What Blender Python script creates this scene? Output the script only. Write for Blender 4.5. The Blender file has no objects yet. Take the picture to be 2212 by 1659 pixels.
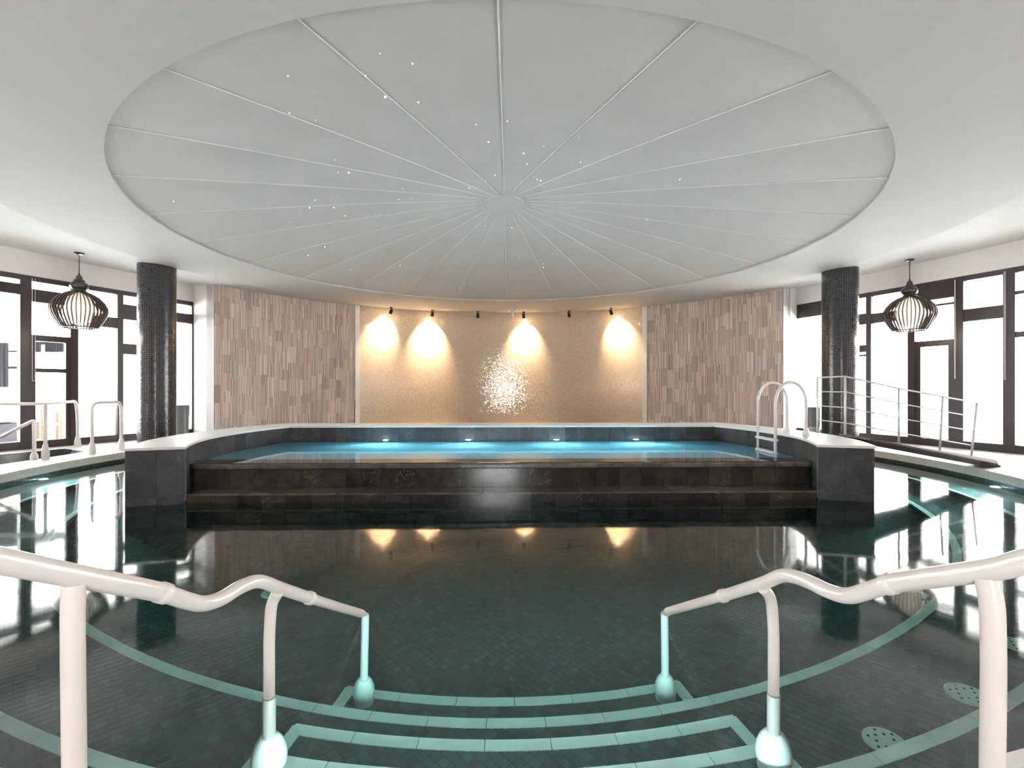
import bpy, bmesh, math, random
from mathutils import Vector, Matrix
random.seed(7)
PI = math.pi
D2R = PI / 180
SC = bpy.context.scene
COL = SC.collection

# ------------------------------------------------------------------ camera, world, exposure
EYE = 1.35          # eye height over the main pool's water (water = 0, metres)
F = 1052.0          # focal length in pixels of the 2212 px frame
HOR = 840.0         # horizon row
DECK = 0.17
cam_d = bpy.data.cameras.new('camera')
cam_d.lens = 36 * F / 2212
cam_d.sensor_width = 36
cam_d.shift_y = (HOR - 829.5) / 2212
cam_d.clip_start = 0.05
cam_d.clip_end = 300
cam = bpy.data.objects.new('camera', cam_d)
cam.location = (0, 0, EYE)
cam.rotation_euler = (PI / 2, 0, 0)
COL.objects.link(cam)
SC.camera = cam
SC.view_settings.view_transform = 'Standard'
SC.view_settings.look = 'None'
SC.view_settings.gamma = 1
SC.view_settings.use_curve_mapping = False
SC.view_settings.exposure = 2.02
w = bpy.data.worlds.new('world')
SC.world = w
w.use_nodes = True
w.node_tree.nodes['Background'].inputs[0].default_value = (1.0, 0.985, 0.965, 1)
w.node_tree.nodes['Background'].inputs[1].default_value = 9.0

def area(name, loc, target, sx, sy, power, color, portal=False):
    l = bpy.data.lights.new(name, 'AREA')
    l.shape = 'RECTANGLE'; l.size = sx; l.size_y = sy
    l.energy = power; l.color = color
    if portal: l.cycles.is_portal = True
    o = bpy.data.objects.new(name, l)
    COL.objects.link(o)
    o.location = loc
    o.rotation_euler = (Vector(target) - Vector(loc)).to_track_quat('-Z', 'Y').to_euler()
    return o

# ------------------------------------------------------------------ layout helpers
AX = 1.5 * D2R                       # the room's axis turns 1.5 degrees left of the view
UX = Vector((math.cos(AX), math.sin(AX), 0))
UY = Vector((-math.sin(AX), math.cos(AX), 0))
C = Vector((-0.13, 8.5, 0))          # centre of dome, pool and curved wall
C2 = Vector((-0.104, 7.5, 0))        # centre of the raised pool's arcs
def loc2(c, x, y, z=0.0):
    return c + UX * x + UY * y + Vector((0, 0, z))
def pol(r, a, z=0.0, c=C):           # a in degrees from the far end of the axis, clockwise
    a = a * D2R
    return loc2(c, r * math.sin(a), r * math.cos(a), z)
def at(px, py, dist):                # point seen at a pixel, at a forward distance
    return Vector(((px - 1106) / F * dist, dist, EYE - (py - HOR) / F * dist))
def on(px, py, z):                   # point seen at a pixel, on a level z
    d = (EYE - z) * F / (py - HOR)
    return Vector(((px - 1106) / F * d, d, z))

# ------------------------------------------------------------------ materials
def new_mat(name):
    m = bpy.data.materials.new(name); m.use_nodes = True
    nt = m.node_tree
    return m, nt, nt.nodes['Principled BSDF'], nt.nodes['Material Output']
def N(nt, t, **kw):
    n = nt.nodes.new(t)
    for k, v in kw.items():
        if k in n.inputs: n.inputs[k].default_value = v
        else: setattr(n, k, v)
    return n
def ramp(nt, stops):
    r = nt.nodes.new('ShaderNodeValToRGB')
    e = r.color_ramp.elements
    e[0].position, e[0].color = stops[0][0], (*stops[0][1], 1)
    e[1].position, e[1].color = stops[-1][0], (*stops[-1][1], 1)
    for p, c in stops[1:-1]:
        x = e.new(p); x.color = (*c, 1)
    return r
def plain(name, col, rough=0.6, metal=0.0, noise=0.04, scale=6.0, bump=0.0, bscale=60, coat=0.0, coord='Object', emit=None, emit_s=0, spec=0.5):
    m, nt, b, out = new_mat(name)
    b.inputs['Roughness'].default_value = rough
    b.inputs['Metallic'].default_value = metal
    b.inputs['Coat Weight'].default_value = coat
    b.inputs['Specular IOR Level'].default_value = spec
    tc = N(nt, 'ShaderNodeTexCoord')
    no = N(nt, 'ShaderNodeTexNoise', Scale=scale, Detail=4.0)
    nt.links.new(tc.outputs[coord], no.inputs['Vector'])
    lo = tuple(max(0, c * (1 - noise)) for c in col); hi = tuple(min(1, c * (1 + noise)) for c in col)
    r = ramp(nt, [(0.3, lo), (0.7, hi)])
    nt.links.new(no.outputs['Fac'], r.inputs['Fac'])
    nt.links.new(r.outputs['Color'], b.inputs['Base Color'])
    if bump:
        n2 = N(nt, 'ShaderNodeTexNoise', Scale=bscale, Detail=3.0)
        nt.links.new(tc.outputs[coord], n2.inputs['Vector'])
        bp = N(nt, 'ShaderNodeBump', Strength=bump, Distance=0.01)
        nt.links.new(n2.outputs['Fac'], bp.inputs['Height'])
        nt.links.new(bp.outputs['Normal'], b.inputs['Normal'])
    if emit:
        b.inputs['Emission Color'].default_value = (*emit, 1)
        b.inputs['Emission Strength'].default_value = emit_s
    return m

M = {}
M['ceiling'] = plain('white_ceiling_paint', (0.60, 0.585, 0.575), 0.75, noise=0.02, scale=1.2)
M['fabric'] = plain('dome_fabric', (0.62, 0.595, 0.58), 0.7, noise=0.03, scale=1.4)
M['batten'] = plain('white_batten', (0.80, 0.78, 0.76), 0.5)
M['plaster'] = plain('wall_plaster', (0.78, 0.745, 0.735), 0.8, noise=0.02, bump=0.05)
M['trimwhite'] = plain('white_trim_paint', (0.88, 0.86, 0.84), 0.5)
M['deck'] = plain('pale_deck_tiles', (0.86, 0.84, 0.83), 0.45, noise=0.03, scale=2)
M['coping'] = plain('pale_stone_coping', (0.80, 0.77, 0.74), 0.5, noise=0.05, scale=12, bump=0.05)
M['nosing'] = plain('pale_nosing_tile', (0.90, 0.92, 0.87), 0.45, noise=0.04, scale=9)
M['grout'] = plain('dark_grout', (0.02, 0.022, 0.022), 0.8)
M['palegrout'] = plain('pale_joint_mortar', (0.26, 0.25, 0.24), 0.8)
M['taupe'] = plain('warm_taupe_wall', (0.42, 0.28, 0.20), 0.8)
M['frame'] = plain('dark_brown_window_frame', (0.045, 0.034, 0.034), 0.45, noise=0.1)
M['rail'] = plain('white_coated_tube', (0.86, 0.79, 0.76), 0.28, noise=0.02, coat=0.3)
M['boot'] = plain('pale_grey_moulded_boot', (0.78, 0.75, 0.72), 0.4)
M['sleeve'] = plain('brushed_steel_sleeve', (0.50, 0.45, 0.42), 0.35, metal=0.3)
M['metal'] = plain('satin_steel', (0.80, 0.77, 0.76), 0.35, metal=0.2)
M['black'] = plain('black_spot_housing', (0.02, 0.018, 0.016), 0.4)
M['lampdark'] = plain('dark_polished_lamp_metal', (0.035, 0.03, 0.03), 0.16, coat=0.5)
M['rib'] = plain('dark_bronze_rib', (0.16, 0.12, 0.11), 0.22, metal=0.5)
M['opal'] = plain('lit_opal_glass', (0.9, 0.86, 0.8), 0.3, emit=(1.0, 0.86, 0.68), emit_s=0.18)
M['star'] = plain('fibre_light_point', (0.9, 0.9, 0.9), 0.4, emit=(1, 1, 1), emit_s=0.8)
M['lens'] = plain('lit_pool_lamp_lens', (0.9, 0.95, 1), 0.3, emit=(0.80, 0.93, 1.0), emit_s=60)
M['halogen'] = plain('lit_halogen_lens', (1, 0.9, 0.7), 0.3, emit=(1.0, 0.78, 0.5), emit_s=60)
M['unlit'] = plain('dark_lens', (0.05, 0.05, 0.05), 0.1)
M['ramp'] = plain('grey_brown_ramp_boards', (0.22, 0.18, 0.165), 0.85, noise=0.15, scale=5, spec=0.1)
M['rampedge'] = plain('ramp_edge', (0.06, 0.055, 0.06), 0.8, spec=0.1)
M['raisedfloor'] = plain('raised_pool_floor', (0.50, 0.72, 0.76), 0.6, noise=0.06, scale=8)
M['greybin'] = plain('grey_plastic', (0.20, 0.22, 0.23), 0.35)
M['binlight'] = plain('pale_grey_plastic', (0.55, 0.58, 0.58), 0.35)
M['wood'] = plain('brown_chair_wood', (0.28, 0.13, 0.07), 0.5, noise=0.2, scale=14)
M['cushion'] = plain('white_lounger_fabric', (0.80, 0.80, 0.76), 0.9, bump=0.1)
M['darkbase'] = plain('dark_lounger_base', (0.05, 0.05, 0.07), 0.6)
M['curtain'] = plain('dark_outdoor_curtain', (0.035, 0.035, 0.045), 0.9)
M['terrace'] = plain('pale_terrace_paving', (0.85, 0.85, 0.85), 0.8)
M['poolwall'] = None

def mosaic(name, pitch, cols, mortar, rough, bump=0.4, coord='Object', rot=0.0, spec=0.5, msize=0.06, wav=0.0, wscale=10, metal=0.0, rvar=0.0, tilt=0.0):
    """square tile mosaic from a brick texture, each tile with its own tone (and a slight tilt of its own)"""
    m, nt, b, out = new_mat(name)
    tc = N(nt, 'ShaderNodeTexCoord')
    mp = N(nt, 'ShaderNodeMapping')
    mp.inputs['Rotation'].default_value = (0, 0, rot)
    mp.inputs['Scale'].default_value = (1 / pitch,) * 3
    nt.links.new(tc.outputs[coord], mp.inputs['Vector'])
    br = N(nt, 'ShaderNodeTexBrick')
    br.offset = 0.0; br.squash = 1.0
    for k, v in {'Scale': 1.0, 'Mortar Size': msize, 'Mortar Smooth': 0.2, 'Brick Width': 1.0, 'Row Height': 1.0, 'Bias': 0.0}.items():
        br.inputs[k].default_value = v
    br.inputs['Color1'].default_value = (1, 1, 1, 1); br.inputs['Color2'].default_value = (1, 1, 1, 1); br.inputs['Mortar'].default_value = (0, 0, 0, 1)
    nt.links.new(mp.outputs['Vector'], br.inputs['Vector'])
    fl = N(nt, 'ShaderNodeVectorMath'); fl.operation = 'FLOOR'
    nt.links.new(mp.outputs['Vector'], fl.inputs[0])
    wn = N(nt, 'ShaderNodeTexWhiteNoise'); wn.noise_dimensions = '3D' if coord != 'UV' else '2D'
    nt.links.new(fl.outputs[0], wn.inputs['Vector'])
    r = ramp(nt, [(i / (len(cols) - 1), c) for i, c in enumerate(cols)])
    nt.links.new(wn.outputs['Value'], r.inputs['Fac'])
    mx = N(nt, 'ShaderNodeMix'); mx.data_type = 'RGBA'
    mx.inputs[7].default_value = (*mortar, 1)
    nt.links.new(r.outputs['Color'], mx.inputs[6])
    nt.links.new(br.outputs['Fac'], mx.inputs[0])
    nt.links.new(mx.outputs[2], b.inputs['Base Color'])
    b.inputs['Roughness'].default_value = rough
    b.inputs['Metallic'].default_value = metal
    b.inputs['Specular IOR Level'].default_value = spec
    if bump or tilt:
        hi = N(nt, 'ShaderNodeMath'); hi.operation = 'SUBTRACT'; hi.inputs[0].default_value = 1.0
        nt.links.new(br.outputs['Fac'], hi.inputs[1])
        src = hi.outputs[0]
        if wav:
            no = N(nt, 'ShaderNodeTexNoise', Scale=wscale, Detail=2.0)
            nt.links.new(tc.outputs[coord], no.inputs['Vector'])
            ad = N(nt, 'ShaderNodeMath'); ad.operation = 'MULTIPLY_ADD'; ad.inputs[1].default_value = wav
            nt.links.new(no.outputs['Fac'], ad.inputs[0]); nt.links.new(src, ad.inputs[2]); src = ad.outputs[0]
        bp = N(nt, 'ShaderNodeBump', Strength=bump, Distance=0.002)
        nt.links.new(src, bp.inputs['Height'])
        nrm = bp.outputs['Normal']
        if tilt:
            sb = N(nt, 'ShaderNodeVectorMath'); sb.operation = 'SUBTRACT'; sb.inputs[1].default_value = (0.5, 0.5, 0.5)
            nt.links.new(wn.outputs['Color'], sb.inputs[0])
            sc = N(nt, 'ShaderNodeVectorMath'); sc.operation = 'SCALE'; sc.inputs['Scale'].default_value = tilt
            nt.links.new(sb.outputs[0], sc.inputs[0])
            a2 = N(nt, 'ShaderNodeVectorMath'); a2.operation = 'ADD'
            nt.links.new(nrm, a2.inputs[0]); nt.links.new(sc.outputs[0], a2.inputs[1])
            nn = N(nt, 'ShaderNodeVectorMath'); nn.operation = 'NORMALIZE'
            nt.links.new(a2.outputs[0], nn.inputs[0]); nrm = nn.outputs[0]
        nt.links.new(nrm, b.inputs['Normal'])
    return m
PITCH = 0.051
TILE_COLS = [(0.026, 0.058, 0.056), (0.030, 0.074, 0.070), (0.036, 0.086, 0.082), (0.054, 0.108, 0.102)]
M['poolmosaic'] = mosaic('pool_floor_mosaic', PITCH, TILE_COLS, (0.02, 0.022, 0.022), 0.5, rot=PI / 4)
M['poolwall'] = mosaic('pool_wall_mosaic', PITCH, TILE_COLS, (0.02, 0.022, 0.022), 0.5, coord='UV')
M['column'] = mosaic('dark_column_mosaic', 0.042, [(0.012, 0.012, 0.016), (0.02, 0.02, 0.026), (0.03, 0.03, 0.036)], (0.10, 0.095, 0.10), 0.22, coord='UV', msize=0.07, tilt=0.05)
M['gold'] = mosaic('pale_gold_mosaic', 0.03, [(0.66, 0.53, 0.41), (0.74, 0.60, 0.47), (0.82, 0.68, 0.55)], (0.66, 0.56, 0.46), 0.13, coord='UV', msize=0.05, tilt=0.07, spec=0.8, metal=0.15)

def attr_mat(name, rough, bump=0.0, bscale=40, spec=0.5):
    m, nt, b, out = new_mat(name)
    a = N(nt, 'ShaderNodeAttribute'); a.attribute_name = 'tint'
    tc = N(nt, 'ShaderNodeTexCoord')
    no = N(nt, 'ShaderNodeTexNoise', Scale=bscale, Detail=3.0)
    nt.links.new(tc.outputs['Object'], no.inputs['Vector'])
    mr = N(nt, 'ShaderNodeMapRange'); mr.inputs[3].default_value = 0.82; mr.inputs[4].default_value = 1.15
    nt.links.new(no.outputs['Fac'], mr.inputs[0])
    vm = N(nt, 'ShaderNodeVectorMath'); vm.operation = 'SCALE'
    nt.links.new(a.outputs['Color'], vm.inputs[0]); nt.links.new(mr.outputs[0], vm.inputs['Scale'])
    nt.links.new(vm.outputs[0], b.inputs['Base Color'])
    b.inputs['Roughness'].default_value = rough
    b.inputs['Specular IOR Level'].default_value = spec
    if bump:
        bp = N(nt, 'ShaderNodeBump', Strength=bump, Distance=0.005)
        nt.links.new(no.outputs['Fac'], bp.inputs['Height']); nt.links.new(bp.outputs['Normal'], b.inputs['Normal'])
    return m
M['stone'] = attr_mat('split_stone_strips', 0.85, 0.3)
M['floortile'] = attr_mat('pool_tile_glaze', 0.5)

def slate(name, base, rough):
    m, nt, b, out = new_mat(name)
    tc = N(nt, 'ShaderNodeTexCoord')
    oi = N(nt, 'ShaderNodeObjectInfo')
    ad = N(nt, 'ShaderNodeVectorMath'); ad.operation = 'ADD'
    ml = N(nt, 'ShaderNodeMath'); ml.operation = 'MULTIPLY'; ml.inputs[1].default_value = 37.0
    nt.links.new(oi.outputs['Random'], ml.inputs[0])
    nt.links.new(tc.outputs['Object'], ad.inputs[0]); nt.links.new(ml.outputs[0], ad.inputs[1])
    no = N(nt, 'ShaderNodeTexNoise', Scale=5.0, Detail=6.0, Distortion=0.6)
    nt.links.new(ad.outputs[0], no.inputs['Vector'])
    lo = tuple(c * 0.7 for c in base); hi = tuple(c * 1.5 for c in base)
    r1 = ramp(nt, [(0.35, lo), (0.7, hi)])
    nt.links.new(no.outputs['Fac'], r1.inputs['Fac'])
    n2 = N(nt, 'ShaderNodeTexNoise', Scale=2.6, Detail=5.0, Distortion=2.2)
    nt.links.new(ad.outputs[0], n2.inputs['Vector'])
    r2 = ramp(nt, [(0.492, (0, 0, 0)), (0.50, (0.55, 0.55, 0.55)), (0.508, (0, 0, 0))])
    nt.links.new(n2.outputs['Fac'], r2.inputs['Fac'])
    n3 = N(nt, 'ShaderNodeTexNoise', Scale=1.7, Detail=2.0)
    nt.links.new(ad.outputs[0], n3.inputs['Vector'])
    r3 = ramp(nt, [(0.50, (0, 0, 0)), (0.62, (1, 1, 1))])
    nt.links.new(n3.outputs['Fac'], r3.inputs['Fac'])
    mu = N(nt, 'ShaderNodeMath'); mu.operation = 'MULTIPLY'
    nt.links.new(r2.outputs['Color'], mu.inputs[0]); nt.links.new(r3.outputs['Color'], mu.inputs[1])
    mx = N(nt, 'ShaderNodeMix'); mx.data_type = 'RGBA'; mx.inputs[7].default_value = (0.30, 0.29, 0.27, 1)
    nt.links.new(mu.outputs[0], mx.inputs[0]); nt.links.new(r1.outputs['Color'], mx.inputs[6])
    rm = N(nt, 'ShaderNodeMapRange'); rm.inputs[3].default_value = 0.75; rm.inputs[4].default_value = 1.35
    nt.links.new(oi.outputs['Random'], rm.inputs[0])
    vs = N(nt, 'ShaderNodeVectorMath'); vs.operation = 'SCALE'
    nt.links.new(mx.outputs[2], vs.inputs[0]); nt.links.new(rm.outputs[0], vs.inputs['Scale'])
    nt.links.new(vs.outputs[0], b.inputs['Base Color'])
    b.inputs['Roughness'].default_value = rough
    return m
M['slate'] = slate('dark_slate_tile', (0.050, 0.050, 0.054), 0.42)
M['slatewet'] = slate('wet_dark_slate', (0.036, 0.031, 0.028), 0.14)
M['slatelip'] = slate('highlight_slate_edge', (0.10, 0.09, 0.08), 0.22)  # lighter slate, paints the highlight along ledge and lip into the colour

def water(name, trans, dens, rough, wave):
    m, nt, b, out = new_mat(name)
    nt.nodes.remove(b)
    tc = N(nt, 'ShaderNodeTexCoord')
    no = N(nt, 'ShaderNodeTexNoise', Scale=2.2, Detail=2.0)
    nt.links.new(tc.outputs['Object'], no.inputs['Vector'])
    bp = N(nt, 'ShaderNodeBump', Strength=1.0, Distance=wave)
    nt.links.new(no.outputs['Fac'], bp.inputs['Height'])
    fr = N(nt, 'ShaderNodeFresnel', IOR=1.8)
    nt.links.new(bp.outputs['Normal'], fr.inputs['Normal'])
    tr = N(nt, 'ShaderNodeBsdfRefraction', IOR=1.333); tr.inputs['Roughness'].default_value = 0.0
    nt.links.new(bp.outputs['Normal'], tr.inputs['Normal'])
    gl = N(nt, 'ShaderNodeBsdfGlossy'); gl.inputs['Roughness'].default_value = rough
    nt.links.new(bp.outputs['Normal'], gl.inputs['Normal'])
    mx = N(nt, 'ShaderNodeMixShader')
    nt.links.new(fr.outputs[0], mx.inputs[0]); nt.links.new(tr.outputs[0], mx.inputs[1]); nt.links.new(gl.outputs[0], mx.inputs[2])
    nt.links.new(mx.outputs[0], out.inputs['Surface'])
    va = N(nt, 'ShaderNodeVolumeAbsorption'); va.inputs['Color'].default_value = (*trans, 1); va.inputs['Density'].default_value = dens
    nt.links.new(va.outputs[0], out.inputs['Volume'])
    return m
M['water'] = water('teal_pool_water', (0.74, 0.985, 0.955), 0.9, 0.05, 0.0013)
M['water2'] = water('blue_pool_water', (0.25, 0.85, 0.96), 0.9, 0.03, 0.001)
M['darkwater'] = water('dark_tub_water', (0.10, 0.7, 0.65), 1.5, 0.04, 0.002)

def glass():
    m, nt, b, out = new_mat('window_glass')
    nt.nodes.remove(b)
    fr = N(nt, 'ShaderNodeFresnel', IOR=1.45)
    tr = N(nt, 'ShaderNodeBsdfTransparent'); tr.inputs[0].default_value = (0.95, 0.97, 0.97, 1)
    gl = N(nt, 'ShaderNodeBsdfGlossy'); gl.inputs['Roughness'].default_value = 0.0
    mx = N(nt, 'ShaderNodeMixShader')
    nt.links.new(fr.outputs[0], mx.inputs[0]); nt.links.new(tr.outputs[0], mx.inputs[1]); nt.links.new(gl.outputs[0], mx.inputs[2])
    nt.links.new(mx.outputs[0], out.inputs['Surface'])
    return m
M['glass'] = glass()

# ------------------------------------------------------------------ mesh helpers
class MB:
    def __init__(s): s.v = []; s.f = []; s.uv = None; s.tint = None
    def add(s, vs, fs):
        b = len(s.v); s.v.extend(Vector(v) for v in vs); s.f.extend(tuple(b + i for i in f) for f in fs); return s
    def box(s, c, size, rot=0.0, mat=None):
        hx, hy, hz = (d / 2 for d in size)
        vs = [Vector((x, y, z)) for z in (-hz, hz) for y in (-hy, hy) for x in (-hx, hx)]
        R = mat or Matrix.Rotation(rot, 3, 'Z')
        vs = [R @ v + Vector(c) for v in vs]
        return s.add(vs, [(0, 2, 3, 1), (4, 5, 7, 6), (0, 1, 5, 4), (2, 6, 7, 3), (0, 4, 6, 2), (1, 3, 7, 5)])
    def beam(s, p, q, wd, h):      # box from p to q, wd across, h high (axis dir p->q)
        p = Vector(p); q = Vector(q); d = q - p; L = d.length; d.normalize()
        side = d.cross(Vector((0, 0, 1)))
        if side.length < 1e-4: side = Vector((1, 0, 0))
        side.normalize(); up = side.cross(d)
        vs = []
        for e in (p, q):
            for a, b in ((-1, -1), (1, -1), (1, 1), (-1, 1)):
                vs.append(e + side * (a * wd / 2) + up * (b * h / 2))
        return s.add(vs, [(0, 1, 2, 3), (7, 6, 5, 4), (0, 4, 5, 1), (1, 5, 6, 2), (2, 6, 7, 3), (3, 7, 4, 0)])
    def prism(s, poly, z0, z1):
        n = len(poly)
        vs = [(p[0], p[1], z0) for p in poly] + [(p[0], p[1], z1) for p in poly]
        a = sum(poly[i][0] * poly[(i + 1) % n][1] - poly[(i + 1) % n][0] * poly[i][1] for i in range(n))
        idx = list(range(n))
        if a < 0: idx.reverse()
        fs = [tuple(reversed(idx)), tuple(n + i for i in idx)]
        for k in range(n):
            i, j = idx[k], idx[(k + 1) % n]
            fs.append((i, j, n + j, n + i))
        return s.add(vs, fs)
    def strip(s, inner, outer, z0, z1, closed=False):   # solid band between two polylines
        n = len(inner); vs = []
        for p, q in zip(inner, outer):
            vs += [(p[0], p[1], z0), (q[0], q[1], z0), (q[0], q[1], z1), (p[0], p[1], z1)]
        fs = []
        for i in range(n if closed else n - 1):
            a = 4 * i; b = 4 * ((i + 1) % n)
            for k in range(4):
                fs.append((a + k, b + k, b + (k + 1) % 4, a + (k + 1) % 4))
        if not closed:
            fs.append((3, 2, 1, 0)); m = 4 * (n - 1); fs.append((m, m + 1, m + 2, m + 3))
        return s.add(vs, fs)
    def tube(s, pts, r, n=14, cap=True):
        pts = [Vector(p) for p in pts]; vs = []; fs = []; m = len(pts)
        t0 = (pts[1] - pts[0]).normalized()
        ref = Vector((0, 0, 1)) if abs(t0.z) < 0.9 else Vector((1, 0, 0))
        nrm = t0.cross(ref).normalized()
        for i, p in enumerate(pts):
            if i == 0: t = pts[1] - pts[0]
            elif i == m - 1: t = pts[-1] - pts[-2]
            else: t = (pts[i + 1] - p).normalized() + (p - pts[i - 1]).normalized()
            t.normalize()
            nrm = (nrm - t * nrm.dot(t)).normalized(); bn = t.cross(nrm)
            rr = r[i] if isinstance(r, (list, tuple)) else r
            for k in range(n):
                a = 2 * PI * k / n
                vs.append(p + nrm * (rr * math.cos(a)) + bn * (rr * math.sin(a)))
        for i in range(m - 1):
            for k in range(n):
                k2 = (k + 1) % n
                fs.append((i * n + k, i * n + k2, (i + 1) * n + k2, (i + 1) * n + k))
        if cap:
            fs.append(tuple(reversed(range(n)))); fs.append(tuple((m - 1) * n + k for k in range(n)))
        return s.add(vs, fs)
    def lathe(s, prof, c=(0, 0, 0), n=32):      # prof: (r, z) from bottom to top or reverse
        c = Vector(c); vs = []; fs = []; m = len(prof)
        for r, z in prof:
            for k in range(n):
                a = 2 * PI * k / n
                vs.append(c + Vector((r * math.cos(a), r * math.sin(a), z)))
        for i in range(m - 1):
            for k in range(n):
                k2 = (k + 1) % n
                fs.append((i * n + k, i * n + k2, (i + 1) * n + k2, (i + 1) * n + k))
        fs.append(tuple(reversed(range(n)))); fs.append(tuple((m - 1) * n + k for k in range(n)))
        return s.add(vs, fs)
def mesh_of(name, mb, mat, smooth=False, off=None):
    me = bpy.data.meshes.new(name)
    o = Vector(off) if off is not None else Vector((0, 0, 0))
    me.from_pydata([v - o for v in mb.v], [], mb.f)
    if smooth is True:
        me.polygons.foreach_set('use_smooth', [True] * len(me.polygons))
    elif smooth:
        me.polygons.foreach_set('use_smooth', [True] * len(me.polygons))
        me.set_sharp_from_angle(angle=smooth * D2R)
    me.materials.append(mat)
    if mb.uv is not None:
        ul = me.uv_layers.new(name='UVMap')
        for li, l in enumerate(me.loops): ul.data[li].uv = mb.uv[l.vertex_index]
    if mb.tint is not None:
        ca = me.color_attributes.new('tint', 'FLOAT_COLOR', 'CORNER')
        buf = []
        for p in me.polygons:
            c = mb.tint[p.index]
            for _ in p.loop_indices: buf += [c[0], c[1], c[2], 1.0]
        ca.data.foreach_set('color', buf)
    return me
def origin(p):
    o = Vector((0, 0, 0))
    while p is not None: o += Vector(p.location); p = p.parent
    return o
def obj(name, mb, mat, parent=None, smooth=False, label=None):
    off = origin(parent)
    if parent is None: off = Vector((0, 0, 0))
    me = mesh_of(name, mb, mat, smooth, off)
    o = bpy.data.objects.new(name, me); COL.objects.link(o)
    if parent is not None: o.parent = parent
    if label: o['label'] = label
    return o
def top(name, mb, mat, label, cat, group=None, kind=None, smooth=False, base=None):
    """a top-level thing made of one mesh, its origin at its base"""
    if base is None:
        base = Vector((sum(v.x for v in mb.v) / len(mb.v), sum(v.y for v in mb.v) / len(mb.v), min(v.z for v in mb.v)))
    me = mesh_of(name, mb, mat, smooth, base)
    o = bpy.data.objects.new(name, me); COL.objects.link(o); o.location = base
    tag(o, label, cat, group, kind); return o
def tag(o, label=None, cat=None, group=None, kind=None):
    if label: o['label'] = label
    if cat: o['category'] = cat
    if group: o['group'] = group
    if kind: o['kind'] = kind
def thing(name, loc, label, cat, group=None, kind=None):
    o = bpy.data.objects.new(name, None); COL.objects.link(o); o.location = loc
    o.empty_display_size = 0.1
    tag(o, label, cat, group, kind); return o
def link_mesh(name, me, parent, loc=(0, 0, 0), rz=0.0):
    o = bpy.data.objects.new(name, me); COL.objects.link(o)
    o.parent = parent; o.location = loc; o.rotation_euler = (0, 0, rz); return o
def copy_tree(o, parent=None):
    c = o.copy(); COL.objects.link(c); c.parent = parent
    for ch in [x for x in bpy.data.objects if x.parent == o]: copy_tree(ch, c)
    return c
def arc_pts(r, a0, a1, n, c=C):
    return [pol(r, a0 + (a1 - a0) * i / n, 0, c) for i in range(n + 1)]
def smooth_path(pts, per=6):
    """Catmull-Rom through points"""
    P = [Vector(p) for p in pts]; P = [2 * P[0] - P[1]] + P + [2 * P[-1] - P[-2]]; out = []
    for i in range(1, len(P) - 2):
        for k in range(per):
            t = k / per
            a, b, c, d = P[i - 1], P[i], P[i + 1], P[i + 2]
            out.append(0.5 * ((2 * b) + (c - a) * t + (2 * a - 5 * b + 4 * c - d) * t * t + (3 * b - a - 3 * c + d) * t ** 3))
    out.append(P[-2]); return out
def fillet(pts, rad, n=6):
    """polyline with rounded corners"""
    P = [Vector(p) for p in pts]; out = [P[0]]
    for i in range(1, len(P) - 1):
        a = (P[i - 1] - P[i]); b = (P[i + 1] - P[i])
        r = min(rad, a.length * 0.49, b.length * 0.49)
        s = P[i] + a.normalized() * r; e = P[i] + b.normalized() * r
        for k in range(n + 1):
            t = k / n; out.append((1 - t) ** 2 * s + 2 * t * (1 - t) * P[i] + t * t * e)
    out.append(P[-1]); return out

# ================================================================== ceiling and dome
HC = EYE + 2.51
R_DOME = 5.36; R_RING = 7.05
def ceil_z(r):
    return HC if r <= R_RING else HC + 0.075 * (min(r, 11) - R_RING)
mb = MB(); NS = 240
rings = [R_DOME, 6.2, R_RING, 8.2, 9.5, 11.0, 20.0]
for r in rings:
    for k in range(NS):
        mb.v.append(pol(r, 360 * k / NS, ceil_z(r)))
for i in range(len(rings) - 1):
    for k in range(NS):
        k2 = (k + 1) % NS
        mb.f.append((i * NS + k, i * NS + k2, (i + 1) * NS + k2, (i + 1) * NS + k))
# upstand round the dome opening
b0 = len(mb.v)
for k in range(NS): mb.v.append(pol(R_DOME, 360 * k / NS, HC + 0.16))
for k in range(NS):
    k2 = (k + 1) % NS; mb.f.append((k2, k, b0 + k, b0 + k2))
ceiling = obj('ceiling', mb, M['ceiling']); ceiling['kind'] = 'structure'

light_block = obj('light_block_slab', MB().box((0, 6, HC + 1.15), (34, 30, 0.2)), M['plaster']); light_block['kind'] = 'structure'  # unseen slab above the dome, added to block light leaking at its rim
dome = thing('dome_ceiling', pol(0, 0, HC + 0.018), 'shallow grey umbrella dome of twenty-four radial panels set in the white ceiling', 'dome', None, 'structure')
del dome['category']
DX = 0.4 * D2R
RISE = 0.72; RH = 0.33; RE = R_DOME + 0.09
def dome_z(r):
    t = max(0.0, (r - RH) / (RE - RH)); return RISE * (1 - t ** 1.12)
mb = MB(); nr, na = 10, 8; half = 7.5 * D2R
for i in range(nr + 1):
    r = RH + (RE - RH) * i / nr
    for k in range(na + 1):
        u = -1 + 2 * k / na
        x = r * math.sin(half) * u; y = r * math.cos(half)
        sag = 0.022 * r * math.sin(half) * 2 * (1 - u * u) * (1 - (r / RE) ** 8)
        mb.v.append(Vector((x, y, dome_z(r) - sag)))
for i in range(nr):
    for k in range(na):
        a = i * (na + 1) + k
        mb.f.append((a, a + 1, a + na + 2, a + na + 1))
gore = mesh_of('dome_panel', mb, M['fabric'], True)
mb = MB()
bat = []
for i in range(nr + 1):
    r = RH + (RE - RH) * i / nr
    bat.append(Vector((0, r, dome_z(r) - 0.004)))
mb.tube(bat, 0.006, 6)
batten = mesh_of('seam_batten', mb, M['batten'], True)
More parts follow.
